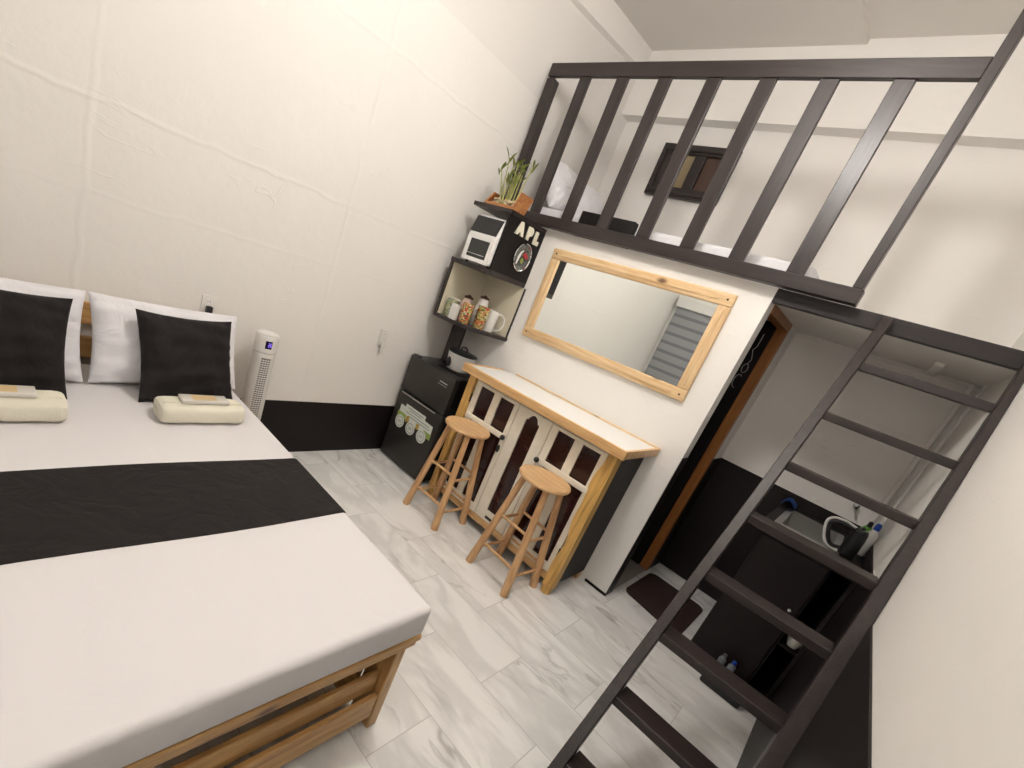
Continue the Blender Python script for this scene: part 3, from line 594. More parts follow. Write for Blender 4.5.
def livepost(x0, x1, nm):
    t = bmesh.new(); n = 30; F = []; 
    for k in range(n + 1):
        z = 0.045 + (0.928 - 0.045) * k / n; wv = 0.010 * math.sin(z * 9 + x0 * 3) + 0.006 * math.sin(z * 23)
        xa, xb = (x0 + (wv if x0 > 1 else 0), x1 + (0 if x0 > 1 else wv))
        F.append([t.verts.new(p) for p in ((xa, YF + 0.03, z), (xa + 0.004, YF - 0.024, z), (xb - 0.004, YF - 0.027, z), (xb, YF + 0.03, z))])
    for A, B in zip(F, F[1:]):
        for i in range(4): t.faces.new((A[i], A[(i + 1) % 4], B[(i + 1) % 4], B[i]))
    t.faces.new(F[0][::-1]); t.faces.new(F[-1]); bmesh.ops.recalc_face_normals(t, faces=t.faces[:]); mb = MB(); mb._add(t)
    mb.cyl(((x0 + x1) / 2, YF, 0), ((x0 + x1) / 2, YF, 0.052), 0.031, 0.034, 16)
    # raised natural-edge ridge running down the post
    mb.tube([((x0 + x1) / 2 + 0.014 * math.sin(z * 7.5 + x0) + 0.005 * math.sin(z * 19), YF - 0.027, z) for z in [0.06 + 0.86 * k / 40 for k in range(41)]], 0.0032, 6)
    return mb.build(nm, M['live_z'], CB, True)
livepost(0.642, 0.706, 'post'); livepost(1.702, 1.775, 'post')
MB().box((0.668, -0.06, 0), (0.70, -0.02, 0.06)).build('rear_foot', M['pine_z'], CB); MB().box((1.715, -0.06, 0), (1.755, -0.02, 0.06)).build('rear_foot', M['pine_z'], CB)
# fixed cream face frame top and the arched middle panel
MB().box((0.70, YF - 0.004, 0.905), (1.715, YF + 0.018, 0.928), 0.002).build('face_frame', M['cream'], CB)
def arch_panel():
    mb = MB(); y0, y1 = YF - 0.008, YF + 0.014
    mb.box((1.084, y0, 0.112), (1.158, y1, 0.904), 0.002); mb.box((1.262, y0, 0.112), (1.336, y1, 0.904), 0.002)
    mb.box((1.158, y0, 0.112), (1.262, y1, 0.185), 0.001)
    # top piece cut with an ogee arch
    up = [(1.158, 0.84), (1.164, 0.848), (1.170, 0.846), (1.176, 0.858), (1.186, 0.874), (1.198, 0.883), (1.21, 0.886), (1.222, 0.883), (1.234, 0.874), (1.244, 0.858), (1.250, 0.846), (1.256, 0.848), (1.262, 0.84)]
    t = bmesh.new()
    for ya, yb in ((y0, y1),):
        A = [t.verts.new((x, ya, z)) for x, z in up]; B = [t.verts.new((x, ya, 0.904)) for x, z in up]
        C = [t.verts.new((x, yb, z)) for x, z in up]; D = [t.verts.new((x, yb, 0.904)) for x, z in up]
        for i in range(len(up) - 1):
            t.faces.new((A[i], A[i + 1], B[i + 1], B[i])); t.faces.new((C[i], D[i], D[i + 1], C[i + 1])); t.faces.new((A[i], C[i], C[i + 1], A[i + 1])); t.faces.new((B[i], B[i + 1], D[i + 1], D[i]))
        t.faces.new((A[0], B[0], D[0], C[0])); t.faces.new((A[-1], C[-1], D[-1], B[-1]))
    bmesh.ops.recalc_face_normals(t, faces=t.faces[:]); mb._add(t); return mb
mp_ = arch_panel().build('middle_panel', M['cream'], CB, label='cream panel with arched opening')
MB().box((1.158, YF + 0.004, 0.18), (1.262, YF + 0.008, 0.889)).build('arched_glass', M['maroon'], mp_)
MB().box((1.17, YF - 0.011, 0.132), (1.225, YF - 0.008, 0.15), 0.001).build('finger_slot', M['black'], mp_)
def cdoor(x0, x1, knob_left):
    y0, y1 = YF - 0.010, YF + 0.012; zb, zt = 0.112, 0.904
    mb = MB(); sl = 0.047
    mb.box((x0, y0, zb), (x0 + sl, y1, zt), 0.003); mb.box((x1 - sl + 0.012, y0, zb), (x1, y1, zt), 0.003)
    mb.box((x0 + sl, y0, zt - 0.02), (x1 - sl + 0.012, y1, zt), 0.001); mb.box((x0 + sl, y0, zb), (x1 - sl + 0.012, y1, zb + 0.05), 0.001)
    xm = (x0 + x1) / 2 + 0.006; mb.box((xm - 0.028, y0 + 0.002, zb + 0.05), (xm + 0.028, y1, zt - 0.02), 0.002)
    d = mb.build('door', M['cream'], CB)
    MB().box((x0 + 0.012, y0 - 0.016, 0.650), (x1 - 0.006, y0 - 0.001, 0.688), 0.006).build('cross_rail', M['cream'], d)
    k = MB(); kx = x0 + 0.008 if knob_left else x1 - 0.01
    k.ball((kx, y0 - 0.022, 0.669), 0.017, n=12); k.build('knob', M['black'], d, True, label='black knob')
    MB().box((x0 + 0.04, y0 + 0.012, zb + 0.045), (x1 - 0.03, y0 + 0.016, zt - 0.015)).build('dark_glass', M['maroon'], d, label='dark maroon glass panes')
    hx = x1 + 0.002 if knob_left else x0 - 0.002
    for z in (0.78, 0.26): MB().cyl((hx, y0 - 0.004, z - 0.028), (hx, y0 - 0.004, z + 0.028), 0.005, n=8).build('hinge', M['black'], d)
    return d
cdoor(0.710, 1.080, False); cdoor(1.340, 1.708, True)
MB().ball((1.062, YF - 0.018, 0.585), 0.012, (1, 1, 2.2), 10).build('latch', M['black'], CB, True)

# ------------------------------------------------------------------ bar stools
def make_stool(label):
    s = thing('bar_stool', label, 'stool', (0, 0, 0), 'pine bar stools in front of the cabinet')
    H = 0.66
    MB().lathe([(0, H - 0.032), (0.132, H - 0.030), (0.145, H - 0.024), (0.150, H - 0.013), (0.146, H - 0.003), (0.132, H), (0.10, H - 0.006), (0, H - 0.009)], (0, 0, 0), 40).build('seat', M['stool_x'], s, True)
    tops, feet = [], []
    for sx, sy in ((-1, -1), (1, -1), (1, 1), (-1, 1)):
        p = Vector((sx * 0.078, sy * 0.072, H - 0.03)); q = Vector((sx * 0.149, sy * 0.135, 0.0)); tops.append(p); feet.append(q)
        MB().cyl(q, p, 0.0235, 0.018, 18).build('leg', M['stool_z'], s, True)
    def at(i, z): f_ = z / (H - 0.03); return feet[i].lerp(tops[i], f_)
    for i, z in ((0, 0.155), (1, 0.115), (2, 0.155), (3, 0.115), (0, 0.36), (1, 0.33), (2, 0.36), (3, 0.33)):
        MB().cyl(at(i, z), at((i + 1) % 4, z), 0.0085, n=12).build('stretcher', M['stool_z'], s, True)
    return s
s1 = make_stool('round pine bar stool on the left, in front of the left cabinet door'); s1.location = (0.890, -0.574, 0)
s2 = copy_tree(s1, (1.516, -0.578, 0)); s2['label'] = 'round pine bar stool on the right, in front of the right cabinet door'
s2.rotation_euler = (0, 0, R(-4))

# ------------------------------------------------------------------ wall mirror
mr = thing('wall_mirror', 'wide wall mirror in a knotty pine frame above the bar cabinet', 'mirror', (1.2, -0.01, 1.57))
rot = Matrix.Translation((1.203, 0, 1.566)) @ Matrix.Rotation(R(-1.0), 4, 'Y') @ Matrix.Translation((-1.203, 0, -1.566))
bx0, bx1, bz0, bz1, fw = 0.608, 1.797, 1.262, 1.870, 0.068
ymb = -0.002
for a, b_, mm in (((bx0, bz1 - fw), (bx1, bz1), 'pale_x'), ((bx0, bz0), (bx1, bz0 + fw), 'pale_x'), ((bx0, bz0 + fw), (bx0 + fw, bz1 - fw), 'pale_z'), ((bx1 - fw, bz0 + fw), (bx1, bz1 - fw), 'pale_z')):
    mb = MB(); mb.box((a[0], ymb - 0.026, a[1]), (b_[0], ymb, b_[1]), 0.008, rot, 3)
    if mm == 'pale_x': mb.box((a[0] + 0.08, ymb - 0.031, a[1] + 0.022), (b_[0] - 0.08, ymb - 0.024, b_[1] - 0.026), 0.004, rot)
    else: mb.box((a[0] + 0.022, ymb - 0.031, a[1] + 0.02), (b_[0] - 0.026, ymb - 0.024, b_[1] - 0.02), 0.004, rot)
    mb.build('frame_board', M[mm], mr, True)
for x in (bx0 + 0.034, bx1 - 0.034):
    for z in (bz0 + 0.034, bz1 - 0.034):
        k = MB().cyl((x, -0.0305, z), (x, -0.026, z), 0.006, n=10); k.bm.transform(rot); k.build('nail', M['brownlid'], mr)
MB().box((bx0 + fw - 0.01, ymb - 0.012, bz0 + fw - 0.01), (bx1 - fw + 0.01, ymb - 0.008, bz1 - fw + 0.01), 0, rot).build('mirror_glass', M['mirror'], mr)

# ------------------------------------------------------------------ corner shelf unit
sh = thing('corner_shelf', 'dark corner shelf unit of an open box over a cream lined niche', 'shelf', (0.2, -0.1, 1.17))
ZT0, ZT1 = 1.930, 1.955; ZM0, ZM1 = 1.548, 1.578; ZB0, ZB1 = 1.156, 1.182
BX0, BX1, BY = 0.125, 0.47, -0.41
MB().box((BX0, BY, ZT0), (BX1, -0.001, ZT1), 0.002).build('top_board', M['dark_x'], sh)
MB().box((0.09, BY, ZM0), (BX1, -0.001, ZM1), 0.002).build('middle_board', M['dark_x'], sh)
MB().box((BX1 - 0.018, BY, ZM1), (BX1, -0.001, ZT0), 0.001).build('side_panel', M['blackpanel'], sh)
MB().box((BX0, -0.015, ZM1), (BX1 - 0.018, -0.001, ZT0)).build('back_panel', M['interior'], sh)
MB().prism([(0.085, -0.40), (0.27, -0.40), (0.345, -0.375), (0.42, -0.30), (0.465, -0.20), (0.490, -0.09), (0.50, -0.001), (0.085, -0.001)], ZB0, ZB1, 0.002).build('bottom_board', M['dark_x'], sh)
MB().box((0.085, -0.40, ZB1), (0.108, -0.012, ZM0), 0.001).build('left_panel', M['dark_z'], sh)
MB().box((0.108, -0.385, ZB1), (0.111, -0.012, ZM0)).box((0.111, -0.012, ZB1), (0.484, -0.002, ZM0)).build('lining', M['interior'], sh, label='cream lining')
MB().box((0.484, -0.014, ZB1), (0.491, -0.001, ZM0)).build('edge_strip', M['black'], sh)
MB().box((0.088, -0.165, 0.8335), (0.220, -0.143, ZB0), 0.002).build('support_post', M['dark_z'], sh)

# letters A P L stuck on the side panel, each its own thing
pa, pb = Vector((BX1, BY, 0)), Vector((BX1, -0.001, 0)); ux = (pb - pa).normalized(); nrm = Vector((ux.y, -ux.x, 0))
def on_panel(s, z, off=0.0): p = pa + ux * s + nrm * off; return Vector((p.x, p.y, z))
for ch, s_, z_ in (('A', 0.100, 1.848), ('P', 0.212, 1.846), ('L', 0.300, 1.840)):
    cu = bpy.data.curves.new('letter', 'FONT'); cu.body = ch; cu.size = 0.092; cu.extrude = 0.004; cu.bevel_depth = 0.004; cu.offset = 0.006
    tmp = bpy.data.objects.new('tmp', cu); COL.objects.link(tmp); dg_ = bpy.context.evaluated_depsgraph_get(); me = bpy.data.meshes.new_from_object(tmp.evaluated_get(dg_)); bpy.data.objects.remove(tmp)
    me.name = 'wall_letter'; me.materials.clear(); me.materials.append(M['letters'])
    o = bpy.data.objects.new('wall_letter', me); COL.objects.link(o)
    o.matrix_world = Matrix.Translation(on_panel(s_, z_, 0.0076)) @ Matrix((( ux.x, 0, nrm.x, 0), (ux.y, 0, nrm.y, 0), (0, 1, 0, 0), (0, 0, 0, 1)))
    tag(o, 'chunky cream letter %s stuck on the dark side of the corner shelf' % ch, 'letter', )
# round clear ornament below them
orn = thing('glass_ornament', 'round clear glass ornament with a red and green picture under the cream letters', 'ornament', on_panel(0.25, 1.728, 0.002))
pm = Matrix(((ux.x, 0, nrm.x, 0), (ux.y, 0, nrm.y, 0), (0, 1, 0, 0), (0, 0, 0, 1)))
MB().lathe([(0, 0.001), (0.055, 0.002), (0.078, 0.010), (0.080, 0.014), (0.074, 0.012), (0.05, 0.005), (0, 0.004)], on_panel(0.245, 1.726, 0), 32, pm @ Matrix.Scale(1.13, 4)).build('plate', M['glass'], orn, True)
MB().lathe([(0.073, 0.009), (0.080, 0.010), (0.081, 0.016), (0.077, 0.018), (0.073, 0.009)], on_panel(0.245, 1.726, 0), 32, pm @ Matrix.Scale(1.13, 4)).build('rim', M['chrome'], orn, True)
MB().ball(on_panel(0.268, 1.745, 0.012), 0.02, (.5, 1, 0.8)).ball(on_panel(0.29, 1.738, 0.012), 0.014, (.5, 1, 1)).build('red_flower', mat('red', (0.45, 0.03, 0.03), 0.4), orn, True)
MB().ball(on_panel(0.255, 1.705, 0.010), 0.016, (.5, 1, 1.2)).build('green_leaves', M['leaf'], orn, True)
MB().tube([on_panel(0.205, 1.675, 0.012), on_panel(0.205, 1.715, 0.014), on_panel(0.215, 1.75, 0.014), on_panel(0.235, 1.768, 0.013)], [0.004, 0.008, 0.007, 0.003], 8).build('white_swirl', M['ceramic'], orn, True)

# countertop oven in the upper box
ov = thing('countertop_oven', 'white countertop oven with black control panel in the upper shelf box', 'oven', (0.2, -0.17, ZM1))
ox0, ox1 = 0.195, 0.449; oz0, oz1 = ZM1 + 0.012, 1.888; OXC = 0.322
t = bmesh.new(); pr = [(-0.432, oz0), (-0.432, oz0 + 0.172), (-0.400, oz1 - 0.012), (-0.390, oz1), (-0.12, oz1), (-0.12, oz0)]
A = [t.verts.new((ox0, y, z)) for y, z in pr]; B = [t.verts.new((ox1, y, z)) for y, z in pr]
t.faces.new(A); t.faces.new(B[::-1])
for i in range(6): t.faces.new((A[i], A[(i + 1) % 6], B[(i + 1) % 6], B[i]))
bmesh.ops.recalc_face_normals(t, faces=t.faces[:]); bmesh.ops.bevel(t, geom=t.edges[:], offset=0.012, segments=3, affect='EDGES', profile=0.5)
mb = MB(); mb._add(t); mb.build('body', M['white'], ov, True)
ang = math.atan2(0.032, oz1 - 0.012 - (oz0 + 0.172)); cpz = (oz0 + 0.172 + oz1 - 0.012) / 2; cpm = Matrix.Translation((OXC, -0.4165, cpz)) @ Matrix.Rotation(-ang, 4, 'X')
MB().box((-0.122, -0.008, -0.049), (0.112, 0.005, 0.058), 0.004, cpm @ Matrix()).build('control_panel', M['black'], ov, label='glossy black control panel')
dx0, dx1, dy, dz0, dz1 = OXC - 0.116, OXC + 0.122, -0.441, oz0 - 0.002, oz0 + 0.166
dm = MB(); dm.box((dx0, dy, dz0), (dx1, dy + 0.010, dz0 + 0.026), 0.002).box((dx0, dy, dz1 - 0.028), (dx1, dy + 0.010, dz1), 0.002).box((dx0, dy, dz0 + 0.026), (dx0 + 0.034, dy + 0.010, dz1 - 0.028), 0.002).box((dx1 - 0.030, dy, dz0 + 0.026), (dx1, dy + 0.010, dz1 - 0.028), 0.002)
od = dm.build('door', M['white'], ov)
MB().box((dx0 + 0.032, dy + 0.004, dz0 + 0.024), (dx1 - 0.028, dy + 0.009, dz1 - 0.026)).build('door_window', mat('smoked glass', (0.03, 0.03, 0.028), 0.1), od, label='smoked window')
MB().tube([(dx0 + 0.035, dy + 0.002, dz0 + 0.048), (dx1 - 0.045, dy + 0.002, dz0 + 0.048)], 0.002, 6).build('rack', M['silver'], od)
for x in (0.215, 0.42):
    for y in (-0.385, -0.16): MB().cyl((x, y, ZM1), (x, y, oz0 + 0.004), 0.012, n=12).build('foot', M['black'], ov)

# bamboo in a wooden tray on top
pt_ = thing('bamboo_planter', 'wooden tray of lucky bamboo stalks on top of the corner shelf', 'plant', (0.2, -0.16, ZT1))
tx0, tx1, ty0, ty1, tz = 0.195, 0.455, -0.395, -0.165, ZT1 + 0.001
ty1 = -0.27; tb = MB(); tb.box((tx0, ty0, tz), (tx1, ty1, tz + 0.006)).box((tx0 + 0.01, ty0, tz + 0.006), (tx1 - 0.01, ty0 + 0.006, tz + 0.018), 0.001).box((tx0 + 0.02, ty1 - 0.008, tz + 0.006), (tx1, ty1, tz + 0.05), 0.001)
XZ = Matrix(((1, 0, 0, 0), (0, 0, -1, 0), (0, 1, 0, 0), (0, 0, 0, 1)))
tb.prism([(tx0, tz), (tx0 + 0.012, tz), (tx0 + 0.072, tz + 0.075), (tx0 + 0.060, tz + 0.078)], -ty1, -ty0, 0, XZ)
tb.prism([(tx1 - 0.012, tz), (tx1, tz), (tx1 + 0.032, tz + 0.105), (tx1 + 0.020, tz + 0.107)], -ty1, -ty0, 0, XZ)
tb.build('tray', M['tray'], pt_)
pb_ = MB(); rnd = random.Random(3)
for _ in range(200):
    pb_.ball((rnd.uniform(tx0 + 0.045, tx1 - 0.010), rnd.uniform(ty0 + 0.018, ty1 - 0.022), tz + 0.016 + rnd.uniform(0, 0.038)), rnd.uniform(0.007, 0.012), (1, 1, 0.7), 8)
o = pb_.build('pebbles', M['pebble'], pt_, True); o['kind'] = 'stuff'
stalks, leaves = MB(), MB()
def leaf(base, d, L_, wd):
    t = bmesh.new(); d = d.normalized(); sd = d.cross(Vector((0, 0, 1)));
    if sd.length < 0.1: sd = Vector((1, 0, 0))
    sd.normalize(); up = sd.cross(d); prev = None
    for k in range(7):
        u = k / 6; c_ = base + d * L_ * u + Vector((0, 0, -0.25 * L_ * u * u)); ww = wd * math.sin(math.pi * min(1, u * 0.93 + 0.07)) + 0.0004
        row = [t.verts.new(c_ - sd * ww + up * ww * 0.3), t.verts.new(c_), t.verts.new(c_ + sd * ww + up * ww * 0.3)]
        if prev:
            t.faces.new((prev[0], prev[1], row[1], row[0])); t.faces.new((prev[1], prev[2], row[2], row[1]))
        prev = row
    bmesh.ops.solidify(t, geom=t.faces[:], thickness=0.0007); leaves._add(t)
stalk_objs = []
for i in range(13):
    bx, by = rnd.uniform(0.28, 0.42), rnd.uniform(-0.375, -0.29); hgt = rnd.uniform(0.15, 0.31); lean = Vector((rnd.uniform(-0.05, 0.03) + (bx - 0.33) * 0.5, (by + 0.33) * 0.6 + rnd.uniform(-0.03, 0.03), 0))
    pts = [Vector((bx, by, tz + 0.01)) + lean * (k / 5) ** 1.3 + Vector((0, 0, hgt * k / 5)) for k in range(6)]
    sb = MB(); sb.tube(pts, [0.0052, 0.005, 0.0046, 0.004, 0.0036, 0.003], 8)
    for k in range(1, 5): sb.ball(pts[k], 0.0064, (1, 1, 0.4), 8)
    sb.build('stalk', M['stalk'], pt_, True)
    tp = pts[-1]
    for k in range(rnd.randint(3, 5)):
        a = rnd.uniform(0, 6.28); leaf(tp - Vector((0, 0, rnd.uniform(0, 0.05))), Vector((math.cos(a) * 0.6, math.sin(a) * 0.6, rnd.uniform(0.7, 1.6))), rnd.uniform(0.06, 0.11), 0.007)
o = leaves.build('leaves', M['leaf'], pt_, True); o['kind'] = 'stuff'

# crockery in the niche
def mug(x, y, r, h, m_, label, handle=None, straws=None, tilt=0):
    z = ZB1 + 0.0005; t_ = thing('mug', label, 'mug', (x, y, z))
    MB().lathe([(0, 0), (r * 0.86, 0), (r * 0.92, 0.004), (r, h), (r - 0.004, h), (r * 0.88, 0.008), (0, 0.008)], (x, y, z), 28).build('cup', m_, t_, True)
    if handle is not None:
        c, s = math.cos(handle), math.sin(handle)
        pts = [(x + c * (r - 0.003 + d_), y + s * (r - 0.003 + d_), z + h * zz) for d_, zz in ((0, 0.90), (0.025, 0.93), (0.050, 0.80), (0.058, 0.52), (0.042, 0.22), (-0.004, 0.12))]
        MB().tube(pts, 0.006, 8).build('handle', M['ceramic'] if m_ is not M['floral_g'] else M['ceramic'], t_, True)
    return t_
mug(0.175, -0.335, 0.043, 0.125, M['floral_g'], 'green floral mug at the left of the shelf niche', R(160))
mug(0.378, -0.222, 0.045, 0.155, M['floral_r'], 'tall mug with red and yellow flowers, second from the right in the shelf niche', None)
mg = mug(0.392, -0.13, 0.044, 0.15, M['ceramic'], 'white mug with a big handle, rightmost in the shelf niche', R(28))
mug(0.312, -0.315, 0.043, 0.140, M['floral_r'], 'mug with orange flowers right of the white sachet boxes', None)
for (x, y, c, n_) in ((0.238, -0.372, 'ceramic', 'white packet'), (0.266, -0.372, 'offwhite', 'pale packet')):
    o = MB().box((x - 0.012, y - 0.020, ZB1 + 0.0005), (x + 0.012, y + 0.020, ZB1 + 0.108), 0.003, None).build('sachet_box', M[c])
    tag(o, ('narrow white sachet box beside the green floral mug' if c == 'ceramic' else 'narrow off-white sachet box right of the white one'), 'box')
def jar(x, y, r, h, label, cm, lm):
    z = ZB1 + 0.0005; t_ = thing('jar', label, 'jar', (x, y, z))
    MB().lathe([(0, 0), (r, 0), (r * 1.05, 0.01), (r * 1.08, h * 0.6), (r * 0.8, h * 0.85), (r * 0.7, h), (0, h)], (x, y, z), 24).build('body', cm, t_, True)
    MB().lathe([(0, h), (r * 0.75, h), (r * 0.78, h + 0.012), (r * 0.3, h + 0.02), (0, h + 0.03)], (x, y, z), 24).build('lid', lm, t_, True)
jar(0.215, -0.235, 0.045, 0.165, 'pale pink lidded jar at the back of the shelf niche', M['pink'], M['brownlid'])
jar(0.30, -0.165, 0.045, 0.20, 'white lidded jar at the back centre of the shelf niche', M['ceramic'], M['brownlid'])
o = MB().cyl((0.135, -0.345, ZB1 + 0.1335), (0.235, -0.325, ZB1 + 0.1335), 0.007, n=10).build('stirrer', M['cream'], None, True); tag(o, 'pale wooden stirrer lying across the green floral mug', 'stirrer')

# ------------------------------------------------------------------ loft railing
rl = thing('loft_railing', 'dark stained wooden railing along the loft edge', 'railing', (1.1, -0.03, 1.966))
y0, y1 = -0.07, -0.001
MB().box((0.001, y0, 1.966), (2.266, y1, 2.034), 0.004).build('bottom_rail', M['dark_x'], rl)
MB().box((0.052, y0, 2.862), (2.218, y0 + 0.032, 2.940), 0.004).build('top_rail', M['dark_x'], rl)
MB().box((0.052, y0 + 0.003, 2.034), (0.112, y1, 2.853), 0.003).build('post', M['dark_z'], rl)
MB().box((2.218, y0, 2.034), (2.258, y1, cz(-0.04) + 0.028), 0.003).build('post', M['dark_z'], rl)
for x in (0.314, 0.584, 0.856, 1.132, 1.402, 1.668, 1.944):
    MB().box((x, y0 + 0.006, 2.034), (x + 0.077, y0 + 0.030, 2.862), 0.003).build('baluster', M['dark_z'], rl)

# ------------------------------------------------------------------ loft bed things
o = MB().box((0.02, 0.15, 1.966), (2.02, 0.98, 2.13), 0.03, None, 4).build('loft_mattress', M['pillow'], None, True); tag(o, 'thin white mattress on the loft behind the railing', 'mattress')
o = MB().box((0.62, 0.085, 1.9662), (1.02, 0.142, 2.142), 0.006).build('loft_box', M['blackpanel'], None, True); tag(o, 'flat black case standing on the loft edge behind the railing', 'case')
def loft_pillow(loc, wid, hei, tilt, yaw, seed, label):
    o = cushion('pillow', wid, hei, 0.16, M['pillow'], loc, tilt, yaw, 0, seed, 0.06, 0.004); tag(o, label, 'pillow')
loft_pillow((0.29, 0.335, 2.135), 0.36, 0.36, R(24), R(0), 21, 'white pillow nearest the railing, leaning on the loft left wall')
loft_pillow((0.27, 0.74, 2.135), 0.44, 0.36, R(22), R(0), 22, 'white pillow farther back, leaning on the loft left wall')

# ------------------------------------------------------------------ ladder
ld_ = thing('loft_ladder', 'dark stained wooden ladder leaning against the loft beam', 'ladder', (2.6, -0.8, 0))
def ly(z): return -0.035 - 0.77 * (1.95 - z)
def rail(x0, x1, dep, nm='side_rail', top=1.955, dx=0.0):
    t = bmesh.new(); sl = Vector((0, 0.77, 1)).normalized(); nn = Vector((0, 1, -0.77)).normalized() * dep
    tp = Vector((0, ly(top), top)); bt = Vector((0, ly(0), 0)); q = []
    for base in (bt, tp):
        for x in (x0 + (dx if base is bt else 0), x1):
            q.append(t.verts.new((x, base.y, base.z)));
            b2 = base + nn; k_ = (base.z - b2.z) / sl.z
            b2 = b2 + sl * k_      # cut level with floor / beam
            q.append(t.verts.new((x, b2.y, b2.z)))
    for f_ in ((0, 1, 3, 2), (4, 6, 7, 5), (0, 4, 5, 1), (2, 3, 7, 6), (0, 2, 6, 4), (1, 5, 7, 3)): t.faces.new([q[i] for i in f_])
    bmesh.ops.recalc_face_normals(t, faces=t.faces[:]); bmesh.ops.bevel(t, geom=t.edges[:], offset=0.003, segments=1, affect='EDGES')
    mb = MB(); mb._add(t); mb.build(nm, M['dark_z'], ld_)
rail(2.375, 2.413, 0.04 * 1.3); rail(2.835, 2.8585, 0.04 * 1.3, dx=-0.038)
for z in (1.738, 1.502, 1.273, 1.053, 0.825, 0.598, 0.381, 0.165):
    yy = ly(z); dpt = 0.07 if z > 1.2 else 0.10
    MB().box((2.412, yy + 0.004, z - 0.034), (2.800 + 0.018 * z, yy + dpt, z), 0.003).build('rung', M['dark_x'], ld_)

# ------------------------------------------------------------------ kitchen nook
kc = thing('sink_cabinet', 'dark kitchen cabinet with steel sink under the loft behind the ladder', 'cabinet', (2.63, 0.7, 0))
kx0, kx1, ky0, ky1, kz = 2.44, W - 0.008, 0.05, YK - 0.008, 0.87
MB().box((kx0, ky0 + 0.01, 0.0), (kx0 + 0.018, ky1, kz - 0.03)).box((kx1 - 0.018, ky0 + 0.01, 0), (kx1, ky1, kz - 0.03)).box((kx0, ky1 - 0.018, 0), (kx1, ky1, kz - 0.03)).box((kx0, ky0 + 0.02, 0.0), (kx1, ky1, 0.06)).box((2.735, ky0 + 0.01, 0.06), (2.753, ky1, kz - 0.03)).box((2.753, ky0 + 0.02, 0.36), (kx1, ky1, 0.375)).build('carcass', M['dado'], kc)
dd = MB().box((kx0 + 0.004, ky0 - 0.008, 0.05), (2.742, ky0 + 0.009, kz - 0.035), 0.003).build('door', M['dado'], kc)
MB().cyl((2.71, ky0 - 0.02, 0.56), (2.71, ky0 - 0.008, 0.56), 0.008, n=10).build('knob', M['chrome'], dd, True)
tpb = MB(); sx0, sx1, sy0, sy1 = 2.475, 2.72, 0.30, 0.82
tpb.box((kx0 - 0.04, ky0 - 0.02, kz - 0.03), (sx0, ky1, kz), 0.002).box((sx1, ky0 - 0.02, kz - 0.03), (kx1, ky1, kz), 0.002).box((sx0, ky0 - 0.02, kz - 0.03), (sx1, sy0, kz)).box((sx0, sy1, kz - 0.03), (sx1, ky1, kz))
tpb.build('worktop', M['blackpanel'], kc)
sk = MB(); zz = kz + 0.003
sk.box((sx0 - 0.03, sy0 - 0.03, kz), (sx1 + 0.03, sy0, zz)).box((sx0 - 0.03, sy1, kz), (sx1 + 0.03, sy1 + 0.03, zz)).box((sx0 - 0.03, sy0, kz), (sx0, sy1, zz)).box((sx1, sy0, kz), (sx1 + 0.03, sy1, zz))
sk.box((sx0, sy0, kz - 0.15), (sx1, sy1, kz - 0.147)); sk.box((sx0, sy0, kz - 0.15), (sx0 + 0.003, sy1, zz)).box((sx1 - 0.003, sy0, kz - 0.15), (sx1, sy1, zz)).box((sx0, sy0, kz - 0.15), (sx1, sy0 + 0.003, zz)).box((sx0, sy1 - 0.003, kz - 0.15), (sx1, sy1, zz))
sk.build('sink', M['steel'], kc)
fc = MB(); fc.cyl((2.718, YK - 0.008, 1.05), (2.718, YK - 0.03, 1.05), 0.016).cyl((2.718, YK - 0.03, 1.05), (2.718, YK - 0.09, 1.045), 0.009).cyl((2.700, YK - 0.05, 1.062), (2.736, YK - 0.05, 1.062), 0.005)
fc.build('wall_tap', M['chrome'], kc, True)
# things on the worktop
t = bmesh.new(); n = 8; P_ = {}
for i in range(n + 1):
    for j in range(n + 1):
        P_[i, j] = t.verts.new((kx0 - 0.045 + 0.080 * i / n, 0.80 + 0.17 * j / n + 0.01 * math.sin(i), kz + 0.012 + 0.05 * math.sin(math.pi * i / n) * (0.6 + 0.4 * math.sin(j * 0.8)) + 0.01 * math.sin(j * 0.9 + i * 0.4) ** 2))
for i in range(n):
    for j in range(n): t.faces.new((P_[i, j], P_[i + 1, j], P_[i + 1, j + 1], P_[i, j + 1]))
bmesh.ops.solidify(t, geom=t.faces[:], thickness=0.010); mb = MB(); mb._add(t); tag(mb.build('dish_cloth', M['blue'], None, True), 'crumpled blue dish cloth on the left end of the sink counter', 'cloth')
ke = thing('kettle', 'black kettle with a big white and black looped handle beside the sink', 'kettle', (2.772, 0.35, kz))
kcx, kcy = 2.772, 0.35
MB().lathe([(0, 0.004), (0.036, 0.004), (0.038, 0.012), (0.036, 0.10), (0.032, 0.145), (0, 0.15)], (kcx, kcy, kz), 28).build('body', M['black'], ke, True)
MB().lathe([(0, 0.149), (0.030, 0.147), (0.026, 0.158), (0, 0.161)], (kcx, kcy, kz), 20).ball((kcx, kcy, kz + 0.166), 0.009).build('lid', M['black'], ke, True)
hd = Vector((-1, -0.12, 0)).normalized()
def hp(d, z): return Vector((kcx, kcy, kz)) + hd * d + Vector((0, 0, z))
def smooth(P, k=5):
    out = []
    for i in range(len(P) - 1):
        p0, p1, p2, p3 = P[max(i - 1, 0)], P[i], P[i + 1], P[min(i + 2, len(P) - 1)]
        for j in range(k):
            t = j / k; out.append(0.5 * ((2 * p1) + (p2 - p0) * t + (2 * p0 - 5 * p1 + 4 * p2 - p3) * t * t + (3 * p1 - p0 - 3 * p2 + p3) * t ** 3))
    return out + [P[-1]]
